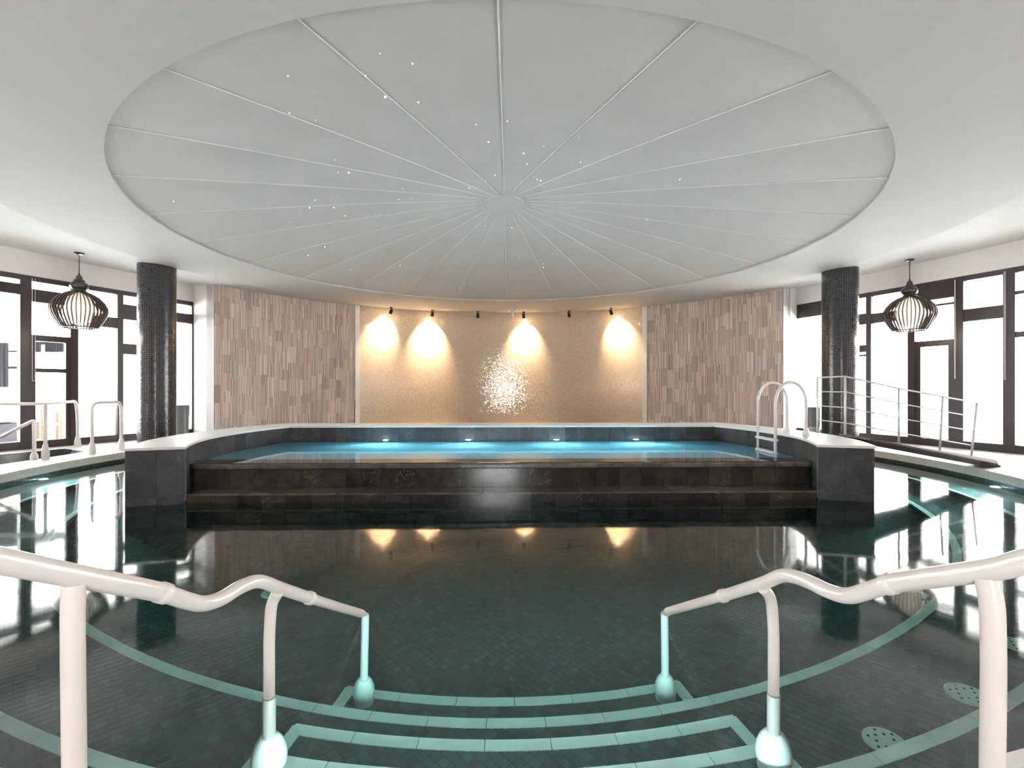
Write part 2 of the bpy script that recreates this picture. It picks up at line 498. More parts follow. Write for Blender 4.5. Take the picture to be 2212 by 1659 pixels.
for k in range(24):
    link_mesh('dome_panel', gore, dome, rz=DX - (7.5 + 15 * k) * D2R)
    link_mesh('seam_batten', batten, dome, rz=DX - 15 * k * D2R)
mb = MB().lathe([(0.30, RISE - 0.02), (0.36, RISE - 0.035), (0.36, RISE + 0.02), (0.1, RISE + 0.05)], (0, 0, 0), 40)
hub = link_mesh('hub_disc', mesh_of('hub_disc', mb, M['fabric'], 30), dome)
mb = MB()
for _ in range(75):
    r = random.uniform(0.7, 5.0); a = random.uniform(150, 390) if random.random() < 0.85 else random.uniform(30, 150)
    k = math.floor(a / 15); u = (a - (k + 0.5) * 15) / 7.5
    z = dome_z(r) - 0.022 * r * math.sin(half) * 2 * (1 - u * u) * (1 - (r / RE) ** 8) + HC + 0.012
    p = pol(r * math.cos(half) / math.cos(half * u), a, z)
    s_ = random.choice((0.004, 0.006, 0.009))
    mb.lathe([(s_ * 0.5, -0.004), (s_, 0), (s_, 0.006)], p, 6)
st = obj('fibre_light_point', mb, M['star'], dome); st['kind'] = 'stuff'

# ================================================================== curved back wall
RW = 8.1
WZ = HC + 0.35
def arc_wall(name, a0, a1, r0, r1, mat, n=24, z0=0.0, z1=WZ, parent=None):
    mb = MB(); inn = arc_pts(r0, a0, a1, n); out = arc_pts(r1, a0, a1, n)
    mb.strip(inn, out, z0, z1)
    mb.uv = []
    for i in range(n + 1):
        s = r0 * (a0 + (a1 - a0) * i / n) * D2R
        mb.uv += [(s, z0), (s, z0), (s, z1), (s, z1)]
    return obj(name, mb, mat, parent, 20)
wall_back = arc_wall('wall_back', -62.3, 62.3, RW + 0.02, RW + 0.3, M['plaster'], 60)
wall_back['kind'] = 'structure'
gold = arc_wall('mosaic_panel', -33.3, 33.3, RW - 0.01, RW + 0.02, M['gold'], 48, DECK, WZ, wall_back)
gold['label'] = 'pale gold shimmering mosaic panel'
for n_, s in ((1, -1), (2, 1)):
    t = arc_wall('trim_%d' % n_, s * 33.3, s * 34.3, RW - 0.06, RW + 0.02, M['trimwhite'], 2, DECK, WZ)
    t['kind'] = 'structure'
def stone_panel(a0, a1, seed):
    rnd = random.Random(seed)
    mb = MB(); mb.tint = []
    pal = [(0.60, 0.46, 0.39), (0.56, 0.45, 0.39), (0.66, 0.54, 0.47), (0.46, 0.36, 0.31), (0.60, 0.51, 0.45), (0.74, 0.63, 0.56), (0.50, 0.45, 0.42)]
    L = abs(a1 - a0) * D2R * RW; s = 0.0; mod = 0.19
    cols_ = int(L / mod); mod = L / cols_
    for c in range(cols_):
        z = DECK - rnd.uniform(0, 0.4)
        while z < WZ:
            h = rnd.choice((0.30, 0.38, 0.46, 0.54))
            basec = rnd.choice(pal)
            nst = rnd.choice((8, 9, 10)); proud = rnd.uniform(0, 0.005)
            cuts = sorted([0.0, 1.0] + [(k + rnd.uniform(0.3, 0.7)) / nst for k in range(nst - 1)])
            for k in range(len(cuts) - 1):
                x0 = s + mod * cuts[k] + 0.0007; x1 = s + mod * cuts[k + 1] - 0.0007
                zz = z; hh = h - 0.002
                za = max(DECK, zz); zb = min(WZ, zz + hh)
                if zb <= za: continue
                dep = 0.01 + proud + rnd.uniform(0, 0.010)
                aa = a0 + (a1 - a0) * x0 / L; ab = a0 + (a1 - a0) * x1 / L
                p = [pol(RW - dep, aa), pol(RW - dep, ab), pol(RW + 0.02, ab), pol(RW + 0.02, aa)]
                vs = [(q.x, q.y, za) for q in p] + [(q.x, q.y, zb) for q in p]
                if a1 > a0: vs = vs
                mb.add(vs, [(0, 1, 5, 4), (1, 2, 6, 5), (3, 0, 4, 7), (4, 5, 6, 7), (0, 3, 2, 1)])
                j = rnd.uniform(0.74, 1.22); c2 = rnd.choice(pal)
                col = tuple(min(0.95, (0.5 * basec[i] + 0.5 * c2[i]) * j * 1.12) for i in range(3))
                mb.tint += [col] * 5
            z += h
        s += mod
    o = obj('stone_cladding', mb, M['stone'], wall_back); o['kind'] = 'stuff'
    o['label'] = 'vertical split stone strips in taupe and brown'
stone_panel(-62.2, -34.3, 3)
stone_panel(34.3, 62.2, 4)

# ================================================================== window walls
LA = Vector((-8.2, 12.5, 0)); LB_DIR = Vector((-0.407, -0.9134, 0)).normalized()      # left: from far end towards the camera
RA = Vector((7.56, 13.0, 0)); RB_DIR = Vector((0.374, -0.9275, 0)).normalized()
def s_of_px(A, d, px):               # distance along wall seen at pixel column
    t = (px - 1106) / F
    return (t * A.y - A.x) / (d.x - t * d.y)
HEAD = EYE + 2.22
wn = [0]
def window_unit(A, d, s0, s1, bars, inward, mull=0.10, door=None, stile=0.0):
    wn[0] += 1
    mid = A + d * ((s0 + s1) / 2)
    root = thing('window_%d' % wn[0], (mid.x, mid.y, DECK), None, None, None, 'structure')
    fm = MB(); dp = 0.10
    def hb(z0, z1, a=s0, b=s1, dep=dp):
        p = A + d * a; q = A + d * b; zc = (z0 + z1) / 2
        fm.beam((p.x, p.y, zc), (q.x, q.y, zc), dep, z1 - z0)
    # jambs
    for s in (s0, s1):
        e = mull / 2
        p = A + d * (s + (e / 2 if s == s0 else -e / 2))
        fm.box((p.x, p.y, (DECK + HEAD) / 2), (dp + 0.02, e, HEAD - DECK), math.atan2(d.y, d.x) - PI / 2)
    if stile:
        for s in (s0 + mull / 2 + stile / 2, s1 - mull / 2 - stile / 2):
            p = A + d * s
            fm.box((p.x, p.y, (DECK + door) / 2), (dp * 0.8, stile, door - DECK), math.atan2(d.y, d.x) - PI / 2)
    hb(DECK, DECK + 0.15); hb(HEAD - 0.10, HEAD)
    for z0, z1 in bars: hb(z0, z1)
    obj('window_frame', fm, M['frame'], root)
    zs = sorted([(DECK + 0.15, DECK + 0.15)] + list(bars) + [(HEAD - 0.10, HEAD - 0.10)])
    for i in range(len(zs) - 1):
        a, b = zs[i][1], zs[i + 1][0]
        if b - a < 0.03: continue
        p = A + d * (s0 + 0.04); q = A + d * (s1 - 0.04)
        g = MB().beam((p.x, p.y, (a + b) / 2), (q.x, q.y, (a + b) / 2), 0.012, b - a + 0.02)
        obj('pane', g, M['glass'], root)
    return root
E = EYE
std = [(E + 1.72, E + 1.97)]
# left, from the far end
Lpx = [418, 345, 258, 158, 55]
Ls = [s_of_px(LA, LB_DIR, p) for p in Lpx]
Ls = [0.0] + Ls[1:]
window_unit(LA, LB_DIR, Ls[0], Ls[1], [(E + 1.66, E + 1.9)], 1)
window_unit(LA, LB_DIR, Ls[1], Ls[2], [(E + 1.58, E + 1.92), (E + 0.79, E + 1.03)], 1)
window_unit(LA, LB_DIR, Ls[2], Ls[3], [(E + 1.36, E + 1.59)], 1, mull=0.13)
window_unit(LA, LB_DIR, Ls[3], Ls[4], [(E + 1.72, E + 1.97), (E + 0.95, E + 1.07), (E + 0.33, E + 0.41)], 1, mull=0.14, door=E + 1.0, stile=0.07)
s = Ls[4]; pats = [[(E + 1.83, E + 2.03)], [(E + 1.36, E + 1.59)], [(E + 1.72, E + 1.97), (E + 0.95, E + 1.07)], [(E + 1.5, E + 1.7)]]
k = 0
while s < 4.9:
    window_unit(LA, LB_DIR, s, s + 1.2, pats[k % 4], 1, mull=0.2); s += 1.2; k += 1
SL = s
Rpx = [1713, 1800, 1879, 1971, 2073, 2183]
Rs = [s_of_px(RA, RB_DIR, p) for p in Rpx]; Rs[0] = 0.0
window_unit(RA, RB_DIR, Rs[0], Rs[1], [(E + 1.86, E + 2.13)], -1, mull=0.06)
window_unit(RA, RB_DIR, Rs[1], Rs[2], [(E + 1.5, E + 1.75), (E + 0.86, E + 1.02), (E + 0.76, E + 0.8)], -1)
window_unit(RA, RB_DIR, Rs[2], Rs[3], [(E + 1.50, E + 1.72)], -1, mull=0.12)
window_unit(RA, RB_DIR, Rs[3], Rs[4], [(E + 1.84, E + 2.14), (E + 1.70, E + 1.74), (E + 0.88, E + 1.0)], -1, mull=0.14, door=E + 0.95, stile=0.10)
window_unit(RA, RB_DIR, Rs[4], Rs[5], [(E + 1.32, E + 1.56)], -1, mull=0.17)
s = Rs[5]; k = 0
pr = [[(E + 1.72, E + 1.78), (E + 0.94, E + 1.04)], [(E + 1.36, E + 1.59)], [(E + 1.72, E + 1.97)], [(E + 1.5, E + 1.7)]]
while s < 4.9:
    window_unit(RA, RB_DIR, s, s + 1.2, pr[k % 4], -1, mull=0.17); s += 1.2; k += 1
SR = s
YB = -5.0
def side_wall(name, A, d, S, corner, sgn):
    mb = MB(); p = A; q = A + d * S
    # band over the windows
    o = Vector((-d.y, d.x, 0)) * (-sgn)          # outward
    if (o.x > 0) != (A.x > 0): o = -o
    i0 = p - o * 0.10; i1 = q - o * 0.10; o0 = p + o * 0.2; o1 = q + o * 0.2
    mb.prism([i0, i1, o1, o0], HEAD, WZ + 0.1)
    e = (YB - q.y) / d.y
    r = q + d * e
    mb.prism([i1, r - o * 0.10, r + o * 0.2, o1], 0.0, WZ + 0.1)
    # return to the stone wall
    c0 = pol(RW - 0.005, corner); c1 = pol(RW + 0.3, corner)
    mb.prism([c0, i0, o0, c1], 0.0, WZ + 0.1)
    w_ = obj(name, mb, M['plaster']); w_['kind'] = 'structure'
    return r
rl = side_wall('wall_left', LA, LB_DIR, SL, -62.3, -1)
rr = side_wall('wall_right', RA, RB_DIR, SR, 62.3, 1)
# wall behind the camera with three tall windows
mb = MB(); xs = [(-0.7, 0.8)]
edges = [rl.x - 0.3] + [v for ab in xs for v in ab] + [rr.x + 0.3]
for i in range(0, len(edges), 2):
    mb.prism([(edges[i], YB), (edges[i + 1], YB), (edges[i + 1], YB - 0.25), (edges[i], YB - 0.25)], 0, WZ + 0.3)
for a, b in xs:
    mb.prism([(a, YB), (b, YB), (b, YB - 0.25), (a, YB - 0.25)], 2.9, WZ + 0.3)
w_ = obj('wall_front', mb, M['taupe']); w_['kind'] = 'structure'
for a, b in xs:
    wn[0] += 1
    root = thing('window_%d' % wn[0], ((a + b) / 2, YB - 0.1, DECK), None, None, None, 'structure')
    fm = MB(); y = YB - 0.12
    for x in (a + 0.04, (a + b) / 2, b - 0.04): fm.box((x, y, (DECK + 2.9) / 2), (0.08, 0.08, 2.9 - DECK))
    for z in (DECK + 0.06, 2.2, 2.86): fm.box(((a + b) / 2, y, z), (b - a, 0.08, 0.08))
    obj('window_frame', fm, M['frame'], root)
    obj('pane', MB().box(((a + b) / 2, y, 1.5), (b - a, 0.01, 2.7)), M['glass'], root)

# portals (give off nothing themselves; they only steer the sampling of the daylight)
for A, d, S in ((LA, LB_DIR, SL), (RA, RB_DIR, SR)):
    m_ = A + d * (S / 2); o = Vector((-d.y, d.x, 0))
    if (o.x > 0) != (A.x > 0): o = -o
    zc = (DECK + HEAD) / 2
    p = m_ + o * 0.12
    area('daylight_portal', (p.x, p.y, zc), (p.x - o.x, p.y - o.y, zc), S, HEAD - DECK, 1, (1, 1, 1), True)
area('daylight_portal', (0, YB - 0.3, 1.5), (0, 0, 1.5), 8.6, 2.8, 1, (1, 1, 1), True)

# ================================================================== floor, coping, terrace
R_POOL = 7.155
mb = MB(); NF = 180
fr_ = [R_POOL + 0.30, 8.6, 14.0]
for r in fr_:
    for z in (DECK, -0.1):
        for k in range(NF): mb.v.append(pol(r, 360 * k / NF, z))
def idx(i, j, k): return (i * 2 + j) * NF + k % NF
for k in range(NF):
    for i in range(2):
        mb.f.append((idx(i, 0, k), idx(i, 0, k + 1), idx(i + 1, 0, k + 1), idx(i + 1, 0, k)))
        mb.f.append((idx(i, 1, k + 1), idx(i, 1, k), idx(i + 1, 1, k), idx(i + 1, 1, k + 1)))
    mb.f.append((idx(0, 0, k + 1), idx(0, 0, k), idx(0, 1, k), idx(0, 1, k + 1)))
    mb.f.append((idx(2, 0, k), idx(2, 0, k + 1), idx(2, 1, k + 1), idx(2, 1, k)))
floor = obj('floor', mb, M['deck']); floor['kind'] = 'structure'
tub_poly = [Vector(p + (0,)) for p in ((-7.98, 7.62), (-7.98, 8.6), (-8.05, 9.2), (-8.85, 9.62), (-9.2, 8.7), (-9.75, 7.4), (-9.6, 6.2), (-8.3, 6.3))]
cut = obj('cut', MB().prism(tub_poly, -0.5, 0.6), M['deck'])
md = floor.modifiers.new('b', 'BOOLEAN'); md.object = cut; md.operation = 'DIFFERENCE'; md.solver = 'EXACT'
bpy.context.view_layer.update()
nm = bpy.data.meshes.new_from_object(floor.evaluated_get(bpy.context.evaluated_depsgraph_get()))
floor.modifiers.clear(); floor.data = nm
bpy.data.objects.remove(cut)
floor.data.name = 'floor'

tr_ = obj('ground', MB().prism([(-26, -12), (26, -12), (26, 26), (-26, 26)], -1.6, -1.4), M['terrace']); tr_['kind'] = 'structure'
mb = MB()
tl = [LA + Vector((-0.3, 1.5, 0)), rl + Vector((-0.4, 0, 0))]
mb.prism([tl[0], tl[1], tl[1] + Vector((-4, 1, 0)), tl[0] + Vector((-4, 1, 0))], 0.0, DECK - 0.03)
tq = [RA + Vector((0.3, 1.5, 0)), rr + Vector((0.4, 0, 0))]
mb.prism([tq[0], tq[1], tq[1] + Vector((4, 1, 0)), tq[0] + Vector((4, 1, 0))], 0.0, DECK - 0.03)
t_ = obj('terrace_paving', mb, M['terrace']); t_['kind'] = 'structure'

Z0 = -1.20
pool = thing('swimming_pool', pol(0, 0, Z0), 'large round sunken pool lined with dark mosaic, pale nosings marking its ledges', 'pool')
# coping stones
nst = 72
mb = MB(); NOTCH = 12.3; nst = 68; ang = (360 - 2 * NOTCH) / nst
def arc_piece(r0, r1, z0, z1, a, n=2, gap=0.004, c=C):
    m_ = MB(); g = gap / r0 / D2R / 2
    inn = [Vector((r0 * math.sin(t * D2R), r0 * math.cos(t * D2R), 0)) for t in [(-a / 2 + g) + (a - 2 * g) * i / n for i in range(n + 1)]]
    out = [Vector((r1 * math.sin(t * D2R), r1 * math.cos(t * D2R), 0)) for t in [(-a / 2 + g) + (a - 2 * g) * i / n for i in range(n + 1)]]
    return m_.strip(inn, out, z0, z1)
cp = mesh_of('coping_stone', arc_piece(R_POOL - 0.02, R_POOL + 0.298, 0.05 - Z0, DECK - Z0, ang, 3), M['coping'])
for k in range(nst):
    link_mesh('coping_stone', cp, pool, rz=AX - (180 + NOTCH + (k + 0.5) * ang) * D2R)
# pool basin: wall and floor
Z_FLOOR, Z_S1, Z_L2, Z_S3, Z_S4, Z_L1 = -1.20, -1.05, -0.90, -0.75, -0.60, -0.55
R_S1, R_L2, R_S3, R_S4, R_L1, R_S5 = 5.53, 5.81, 6.07, 6.36, 6.57, 6.64
Z_S5 = -0.45
SEC = 10.9                                    # half angle of the stair sector (about the near end of the axis)
mb = MB()
n = 160
for z in (Z_FLOOR - 0.05, 0.05):
    for k in range(n + 1): mb.v.append(pol(R_POOL, 360 * k / n, z))
mb.uv = [(R_POOL * 2 * PI * k / n, z) for z in (Z_FLOOR, 0.05) for k in range(n + 1)]
for k in range(n): mb.f.append((k, k + 1, n + 1 + k + 1, n + 1 + k))
obj('basin_wall', mb, M['poolwall'], pool, 30)
mb = MB().add([pol(R_POOL, 360 * k / n, Z_FLOOR) for k in range(n)], [tuple(reversed(range(n)))])
bf = obj('basin_floor', mb, M['poolmosaic'], pool)
def annulus(name, r0, r1, a0, a1, z0, z1, n=48):
    inn = arc_pts(r0, a0, a1, n); out = arc_pts(r1, a0, a1, n)
    return obj(name, MB().strip(inn, out, z0, z1), M['poolmosaic'], pool)
annulus('ledge', R_L2, R_POOL, 0, 360, Z_FLOOR, Z_L2, 200)
annulus('bench', R_L1, R_POOL, -180 + SEC, 180 - SEC, Z_L2, Z_L1, 180)
annulus('stair_step', R_S1, R_L2, 180 - SEC, 180 + SEC, Z_FLOOR, Z_S1, 16)
annulus('stair_step', R_S3, R_POOL, 180 - SEC, 180 + SEC, Z_L2, Z_S3, 16)
annulus('stair_step', R_S4, R_POOL, 180 - SEC, 180 + SEC, Z_S3, Z_S4, 16)
annulus('stair_step', R_S5, R_POOL, 180 - SEC, 180 + SEC, Z_S4, Z_S5, 16)
annulus('stair_landing', R_POOL, R_POOL + 0.31, 180 - NOTCH, 180 + NOTCH, -0.3, DECK - 0.03, 16)
# pale nosing tiles, each its own piece
def nosing(r, z, a0, a1, length=0.325, wid=0.055):
    tot = abs(a1 - a0); k = max(1, round(tot * D2R * r / length)); a = tot / k
    me = mesh_of('nosing_tile', arc_piece(r - 0.012, r + wid, z - 0.03 - Z_FLOOR, z + 0.010 - Z_FLOOR, a, 3), M['nosing'])
    for i in range(k):
        link_mesh('nosing_tile', me, pool, rz=AX - (a0 + (i + 0.5) * a) * D2R)
nosing(R_L2, Z_L2, 60, 300)
nosing(R_L1, Z_L1, 60, 180 - SEC)
nosing(R_L1, Z_L1, 180 + SEC, 300)
nosing(R_S1, Z_S1, 180 - SEC, 180 + SEC)
nosing(R_S3, Z_S3, 180 - SEC, 180 + SEC)
nosing(R_S4, Z_S4, 180 - SEC, 180 + SEC)
nosing(R_S5, Z_S5, 180 - SEC, 180 + SEC)
def side_nosing(r0, r1, z, sg):
    L = r1 - r0; k = max(1, round(L / 0.34)); L /= k
    for i in range(k):
        a, b = r0 + i * L + 0.003, r0 + (i + 1) * L - 0.003
        p = pol(a, 180 + sg * SEC); q = pol(b, 180 + sg * SEC)
        d = (q - p).normalized(); nr_ = Vector((-d.y, d.x, 0)) * 0.034
        if (p + nr_ - pol(a, 180)).length > (p - pol(a, 180)).length: nr_ = -nr_
        obj('nosing_tile', MB().prism([p - nr_ * 0.2, q - nr_ * 0.2, q + nr_ * 1.8, p + nr_ * 1.8], z - 0.03, z + 0.011), M['nosing'], pool)
for sg in (-1, 1):
    side_nosing(R_S1, R_L2 - 0.01, Z_S1, sg)
    side_nosing(R_S3, R_S4, Z_S3, sg)
    side_nosing(R_S4, R_POOL - 0.02, Z_S4, sg)
# mosaic tiles of the near part, as real pieces
rnd = random.Random(11)
def level(x, y):
    dx, dy = x - C.x, y - C.y
    lx = dx * UX.x + dy * UX.y; ly = dx * UY.x + dy * UY.y
    r = math.hypot(lx, ly); a = abs(math.atan2(lx, -ly)) / D2R
    if r > R_POOL - 0.03: return None
    if a < SEC:
        if r > R_S5: return Z_S5
        if r > R_S4: return Z_S4
        if r > R_S3: return Z_S3
        if r > R_L2: return Z_L2
        if r > R_S1: return Z_S1
        return Z_FLOOR
    if r > R_L1: return Z_L1
    if r > R_L2: return Z_L2
    return Z_FLOOR
tiles = []
rt = PI / 4; cr, sr = math.cos(rt), math.sin(rt)
for i in range(-150, 190):
    for j in range(-150, 190):
        # same lattice as the mosaic material: world coordinates rotated by 45 degrees
        u = (i + 0.5) * PITCH; v = (j + 0.5) * PITCH
        x = u * cr + v * sr; y = -u * sr + v * cr
        if y < 1.5 or y > 5.6 or abs(x) > 1.02 * y + 0.3: continue
        z = level(x, y)
        if z is None: continue
        tiles.append((x, y, z))
def seen(t):
    x, y, z = t; return abs(x) < 0.93 * y and y > 1.78 - z * 0.45
near = sorted([t for t in tiles if seen(t)], key=lambda t: (t[1] ** 2 + t[0] ** 2))
near_set = set(near[:300])
h = PITCH * 0.455
def tile_geo(cx, cy, cz, mb):
    q = [Vector((cx + sx * h * cr + sy * h * sr, cy - sx * h * sr + sy * h * cr, 0)) for sx, sy in ((-1, -1), (1, -1), (1, 1), (-1, 1))]
    vs = [(p.x, p.y, cz - 0.004) for p in q] + [(p.x, p.y, cz + 0.003) for p in q]
    mb.add(vs, [(4, 5, 6, 7), (0, 1, 5, 4), (1, 2, 6, 5), (2, 3, 7, 6), (3, 0, 4, 7)])
def tint():
    t = rnd.random(); k_ = TILE_COLS[0] if t < 0.3 else TILE_COLS[1] if t < 0.6 else TILE_COLS[2] if t < 0.88 else TILE_COLS[3]
    j = rnd.uniform(0.85, 1.15); return tuple(c * j for c in k_)
variants = []
for _ in range(10):
    m_ = MB(); tile_geo(0, 0, 0, m_); m_.tint = [tint()] * 5
    variants.append(mesh_of('mosaic_tile', m_, M['floortile']))
o0 = origin(pool)
for t in near_set:
    link_mesh('mosaic_tile', rnd.choice(variants), pool, loc=Vector(t) - o0)
m_ = MB(); m_.tint = []
for t in tiles:
    if t in near_set: continue
    tile_geo(*t, m_); m_.tint += [tint()] * 5
mt = obj('mosaic_tiling', m_, M['floortile'], pool); mt['kind'] = 'stuff'

# main water body
water_n = 200
mb = MB(); ring_ = [pol(R_POOL + 0.008, 360 * k / water_n) for k in range(water_n)]
mb.prism(ring_, -1.3, 0.0)
wt = top('pool_water', mb, M['water'], 'still clear teal water filling the large round pool', 'water', base=pol(0, 0, -1.3))

# drains
def drain(x, y, z, r, label):
    p = Vector((x, y, z))
    root = thing('pool_drain', p, label, 'drain', 'round drain covers under water')
    mb = MB().lathe([(r, 0.0), (r, 0.012), (r * 0.9, 0.02)], p, 32)
    obj('cover', mb, M['nosing'], root, 30)
    mb = MB()
    for k in range(12):
        a = k * PI / 6; rr_ = r * (0.72 if k % 2 else 0.45)
        mb.lathe([(r * 0.07, 0.019), (r * 0.07, 0.023)], (p.x + rr_ * math.cos(a), p.y + rr_ * math.sin(a), p.z), 8)
    h_ = obj('holes', mb, M['grout'], root); h_['kind'] = 'stuff'
drain(1.890, 2.467, Z_L2 + 0.003, 0.098, 'pale round perforated cover on the ledge touching the lower pale nosing line')
drain(2.575, 2.758, Z_L2 + 0.003, 0.10, 'pale round cover half hidden behind the right handrail post')
drain(3.314, 3.172, Z_L2 + 0.003, 0.10, 'pale round cover cut by the right edge of the picture')
drain(-2.109, 4.266, Z_FLOOR + 0.003, 0.085, 'small pale round cover on the floor beside the left handrail hump')

# ================================================================== raised pool
RZ = 0.67; WL = 0.42; CT = 0.03
rp = thing('raised_pool', loc2(C2, 0, 0, 0), 'raised slate-clad pool with white curved rim and overflow edge, standing in the round pool', 'pool')
Ri, Ro = 4.20, 4.85
def local_arc(r, y0, y1, sgn, n=26):
    a0 = math.asin(y0 / r); a1 = math.asin(y1 / r)
    return [(sgn * r * math.cos(a0 + (a1 - a0) * i / n), r * math.sin(a0 + (a1 - a0) * i / n)) for i in range(n + 1)]
def rim_lines(din=0.0, dout=0.0):
    """inner and outer polylines of the rim, from right front round the back to left front"""
    ri, ro = Ri + din, Ro - dout
    def sweep(x, y, r, y1, n=27):          # from the front corner onto the arc of radius r
        r0 = math.hypot(x, y); a0 = math.atan2(y, x); a1 = math.asin(y1 / r); out = []
        for i in range(n):
            a = a0 + (a1 - a0) * i / (n - 1); f = min(1.0, (a - a0) / (15 * D2R))
            rr = r0 + (r - r0) * f; out.append((rr * math.cos(a), rr * math.sin(a)))
        return out
    inn = sweep(3.79 + din, -1.66 + dout, ri, 1.50 + din)
    out = sweep(4.37 - dout, -1.835 + dout, ro, 2.25 - dout)
    inn = inn + [(-x, y) for x, y in reversed(inn)]
    out = out + [(-x, y) for x, y in reversed(out)]
    return [loc2(C2, x, y) for x, y in inn], [loc2(C2, x, y) for x, y in out]
i_, o_ = rim_lines(0.014, 0.014)
core = obj('rim_core', MB().strip(i_, o_, -1.19, RZ - CT), M['palegrout'], rp)
i_, o_ = rim_lines(-0.006, -0.006)
obj('coping', MB().strip(i_, o_, RZ - CT, RZ), M['deck'], rp, label='white stone rim top')
def face_tile(p, q, z0, z1, mat, nrm, th=0.012, gap=0.0035):
    """one flat tile standing between plan points p and q, facing nrm"""
    d = (q - p); L = d.length; d.normalize(); g = d * gap / 2
    p = p + g; q = q - g
    nn = nrm.normalized() * th
    obj('tile', MB().prism([p, q, q + nn, p + nn], z0 + gap / 2, z1 - gap / 2), mat, rp)
def tile_line(pts, step, z_rows, mat, side, jitter=0.0):
    """walk a polyline in plan, laying tiles of about the given width"""
    P = [Vector(p) for p in pts]; cum = [0]
    for a, b in zip(P, P[1:]): cum.append(cum[-1] + (b - a).length)
    L = cum[-1]; k = max(1, round(L / step)); st_ = L / k
    def atd(s):
        s = min(max(s, 0), L)
        for i in range(len(cum) - 1):
            if s <= cum[i + 1] + 1e-9:
                return P[i].lerp(P[i + 1], (s - cum[i]) / (cum[i + 1] - cum[i]))
        return P[-1]
    for i in range(k):
        p, q = atd(i * st_), atd((i + 1) * st_)
        d = q - p; nrm = Vector((-d.y, d.x, 0)) * side
        for z0, z1 in z_rows: face_tile(p, q, z0, z1, mat, nrm)
i_, o_ = rim_lines(0.014, 0.014)
ni = len(i_)
mid_i = [p for p in i_]
# inner faces: right arc, back straight, left arc
na_ = 27
tile_line(i_[0:na_], 0.27, [(0.02, RZ - CT)], M['slate'], 1)
tile_line([i_[na_ - 1], i_[ni - na_]], 0.276, [(0.02, RZ - CT)], M['slate'], 1)
tile_line(i_[ni - na_:], 0.27, [(0.02, RZ - CT)], M['slate'], 1)
tile_line(o_[0:na_], 0.30, [(-1.18, -0.55), (-0.55, 0.08), (0.08, RZ - CT)], M['slate'], -1)
tile_line([o_[na_ - 1], o_[ni - na_]], 0.30, [(0.08, RZ - CT)], M['slate'], -1)
tile_line(o_[ni - na_:], 0.30, [(-1.18, -0.55), (-0.55, 0.08), (0.08, RZ - CT)], M['slate'], -1)
# block ends
tile_line([i_[0], o_[0]], 0.28, [(-1.18, -0.55), (-0.55, 0.08), (0.08, RZ - CT)], M['slate'], -1)
tile_line([i_[-1], o_[-1]], 0.28, [(-1.18, -0.55), (-0.55, 0.08), (0.08, RZ - CT)], M['slate'], 1)
# weir and ledge
def lb(x0, x1, y0, y1): return [loc2(C2, x0, y0), loc2(C2, x1, y0), loc2(C2, x1, y1), loc2(C2, x0, y1)]
XW = 3.79; XV = 4.04
obj('weir_core', MB().prism(lb(-XV, XV, -1.288, -1.0), -1.19, WL - 0.09), M['grout'], rp)
obj('ledge_core', MB().prism(lb(-XW, XW, -1.628, -1.288), -1.19, 0.085), M['grout'], rp)
k = 28; st_ = 2 * XV / k
for i in range(k):
    p = loc2(C2, -XV + i * st_, -1.288); q = loc2(C2, -XV + (i + 1) * st_, -1.288)
    face_tile(p, q, 0.105, WL - 0.08, M['slatewet'], -UY, gap=0.002)
k = 26; st_ = 2 * XW / k
for i in range(k):
    p = loc2(C2, -XW + i * st_, -1.628); q = loc2(C2, -XW + (i + 1) * st_, -1.628)
    face_tile(p, q, -0.52, 0.085, M['slatewet'], -UY, gap=0.004)
    face_tile(p, q, -1.17, -0.52, M['slatewet'], -UY, gap=0.004)
k = 13; st_ = 2 * XW / k
for i in range(k):
    a, b = -XW + i * st_ + 0.0015, -XW + (i + 1) * st_ - 0.0015
    obj('ledge_slab', MB().prism(lb(a, b, -1.646, -1.29), 0.085, 0.105), M['slatelip'], rp)
k = 14; st_ = 2 * XV / k
for i in range(k):
    a, b = -XV + i * st_ + 0.0015, -XV + (i + 1) * st_ - 0.0015
    # lip with a bullnose
    mbx = MB(); prof = [(-1.0, WL - 0.005), (-1.32, WL - 0.005), (-1.335, WL - 0.012), (-1.34, WL - 0.03), (-1.34, WL - 0.065), (-1.33, WL - 0.075), (-1.31, WL - 0.08), (-1.0, WL - 0.08)]
    vs = [loc2(C2, a, y, z) for y, z in prof] + [loc2(C2, b, y, z) for y, z in prof]
    m8 = len(prof)
    mbx.add(vs, [tuple(reversed(range(m8))), tuple(range(m8, 2 * m8))] + [(j, (j + 1) % m8, m8 + (j + 1) % m8, m8 + j) for j in range(m8)])
    obj('overflow_lip', mbx, M['slatelip'], rp)
# floor of the raised pool
inner = [loc2(C2, x, y) for x, y in [(3.8, -1.1)] + local_arc(Ri + 0.01, -1.09, 1.51, 1)]
inner += [loc2(C2, x, y) for x, y in reversed([(-3.8, -1.1)] + local_arc(Ri + 0.01, -1.09, 1.51, -1))]
obj('basin_floor', MB().prism(inner, -0.02, 0.02), M['raisedfloor'], rp)
RWt = Ri + 0.008
wi = [loc2(C2, x, y) for x, y in [(4.06, -1.005)] + local_arc(RWt, -1.0, 1.508, 1)]
wi += [loc2(C2, x, y) for x, y in reversed([(-4.06, -1.005)] + local_arc(RWt, -1.0, 1.508, -1))]
wm = MB().prism(wi, 0.0, WL)
wm.prism(lb(-XV + 0.06, XV - 0.06, -1.332, -1.004), WL - 0.006, WL)       # the film running over the lip
top('raised_pool_water', wm, M['water2'], 'blue lit water brimming over the edge of the raised pool', 'water', base=loc2(C2, 0, 0, 0.0))
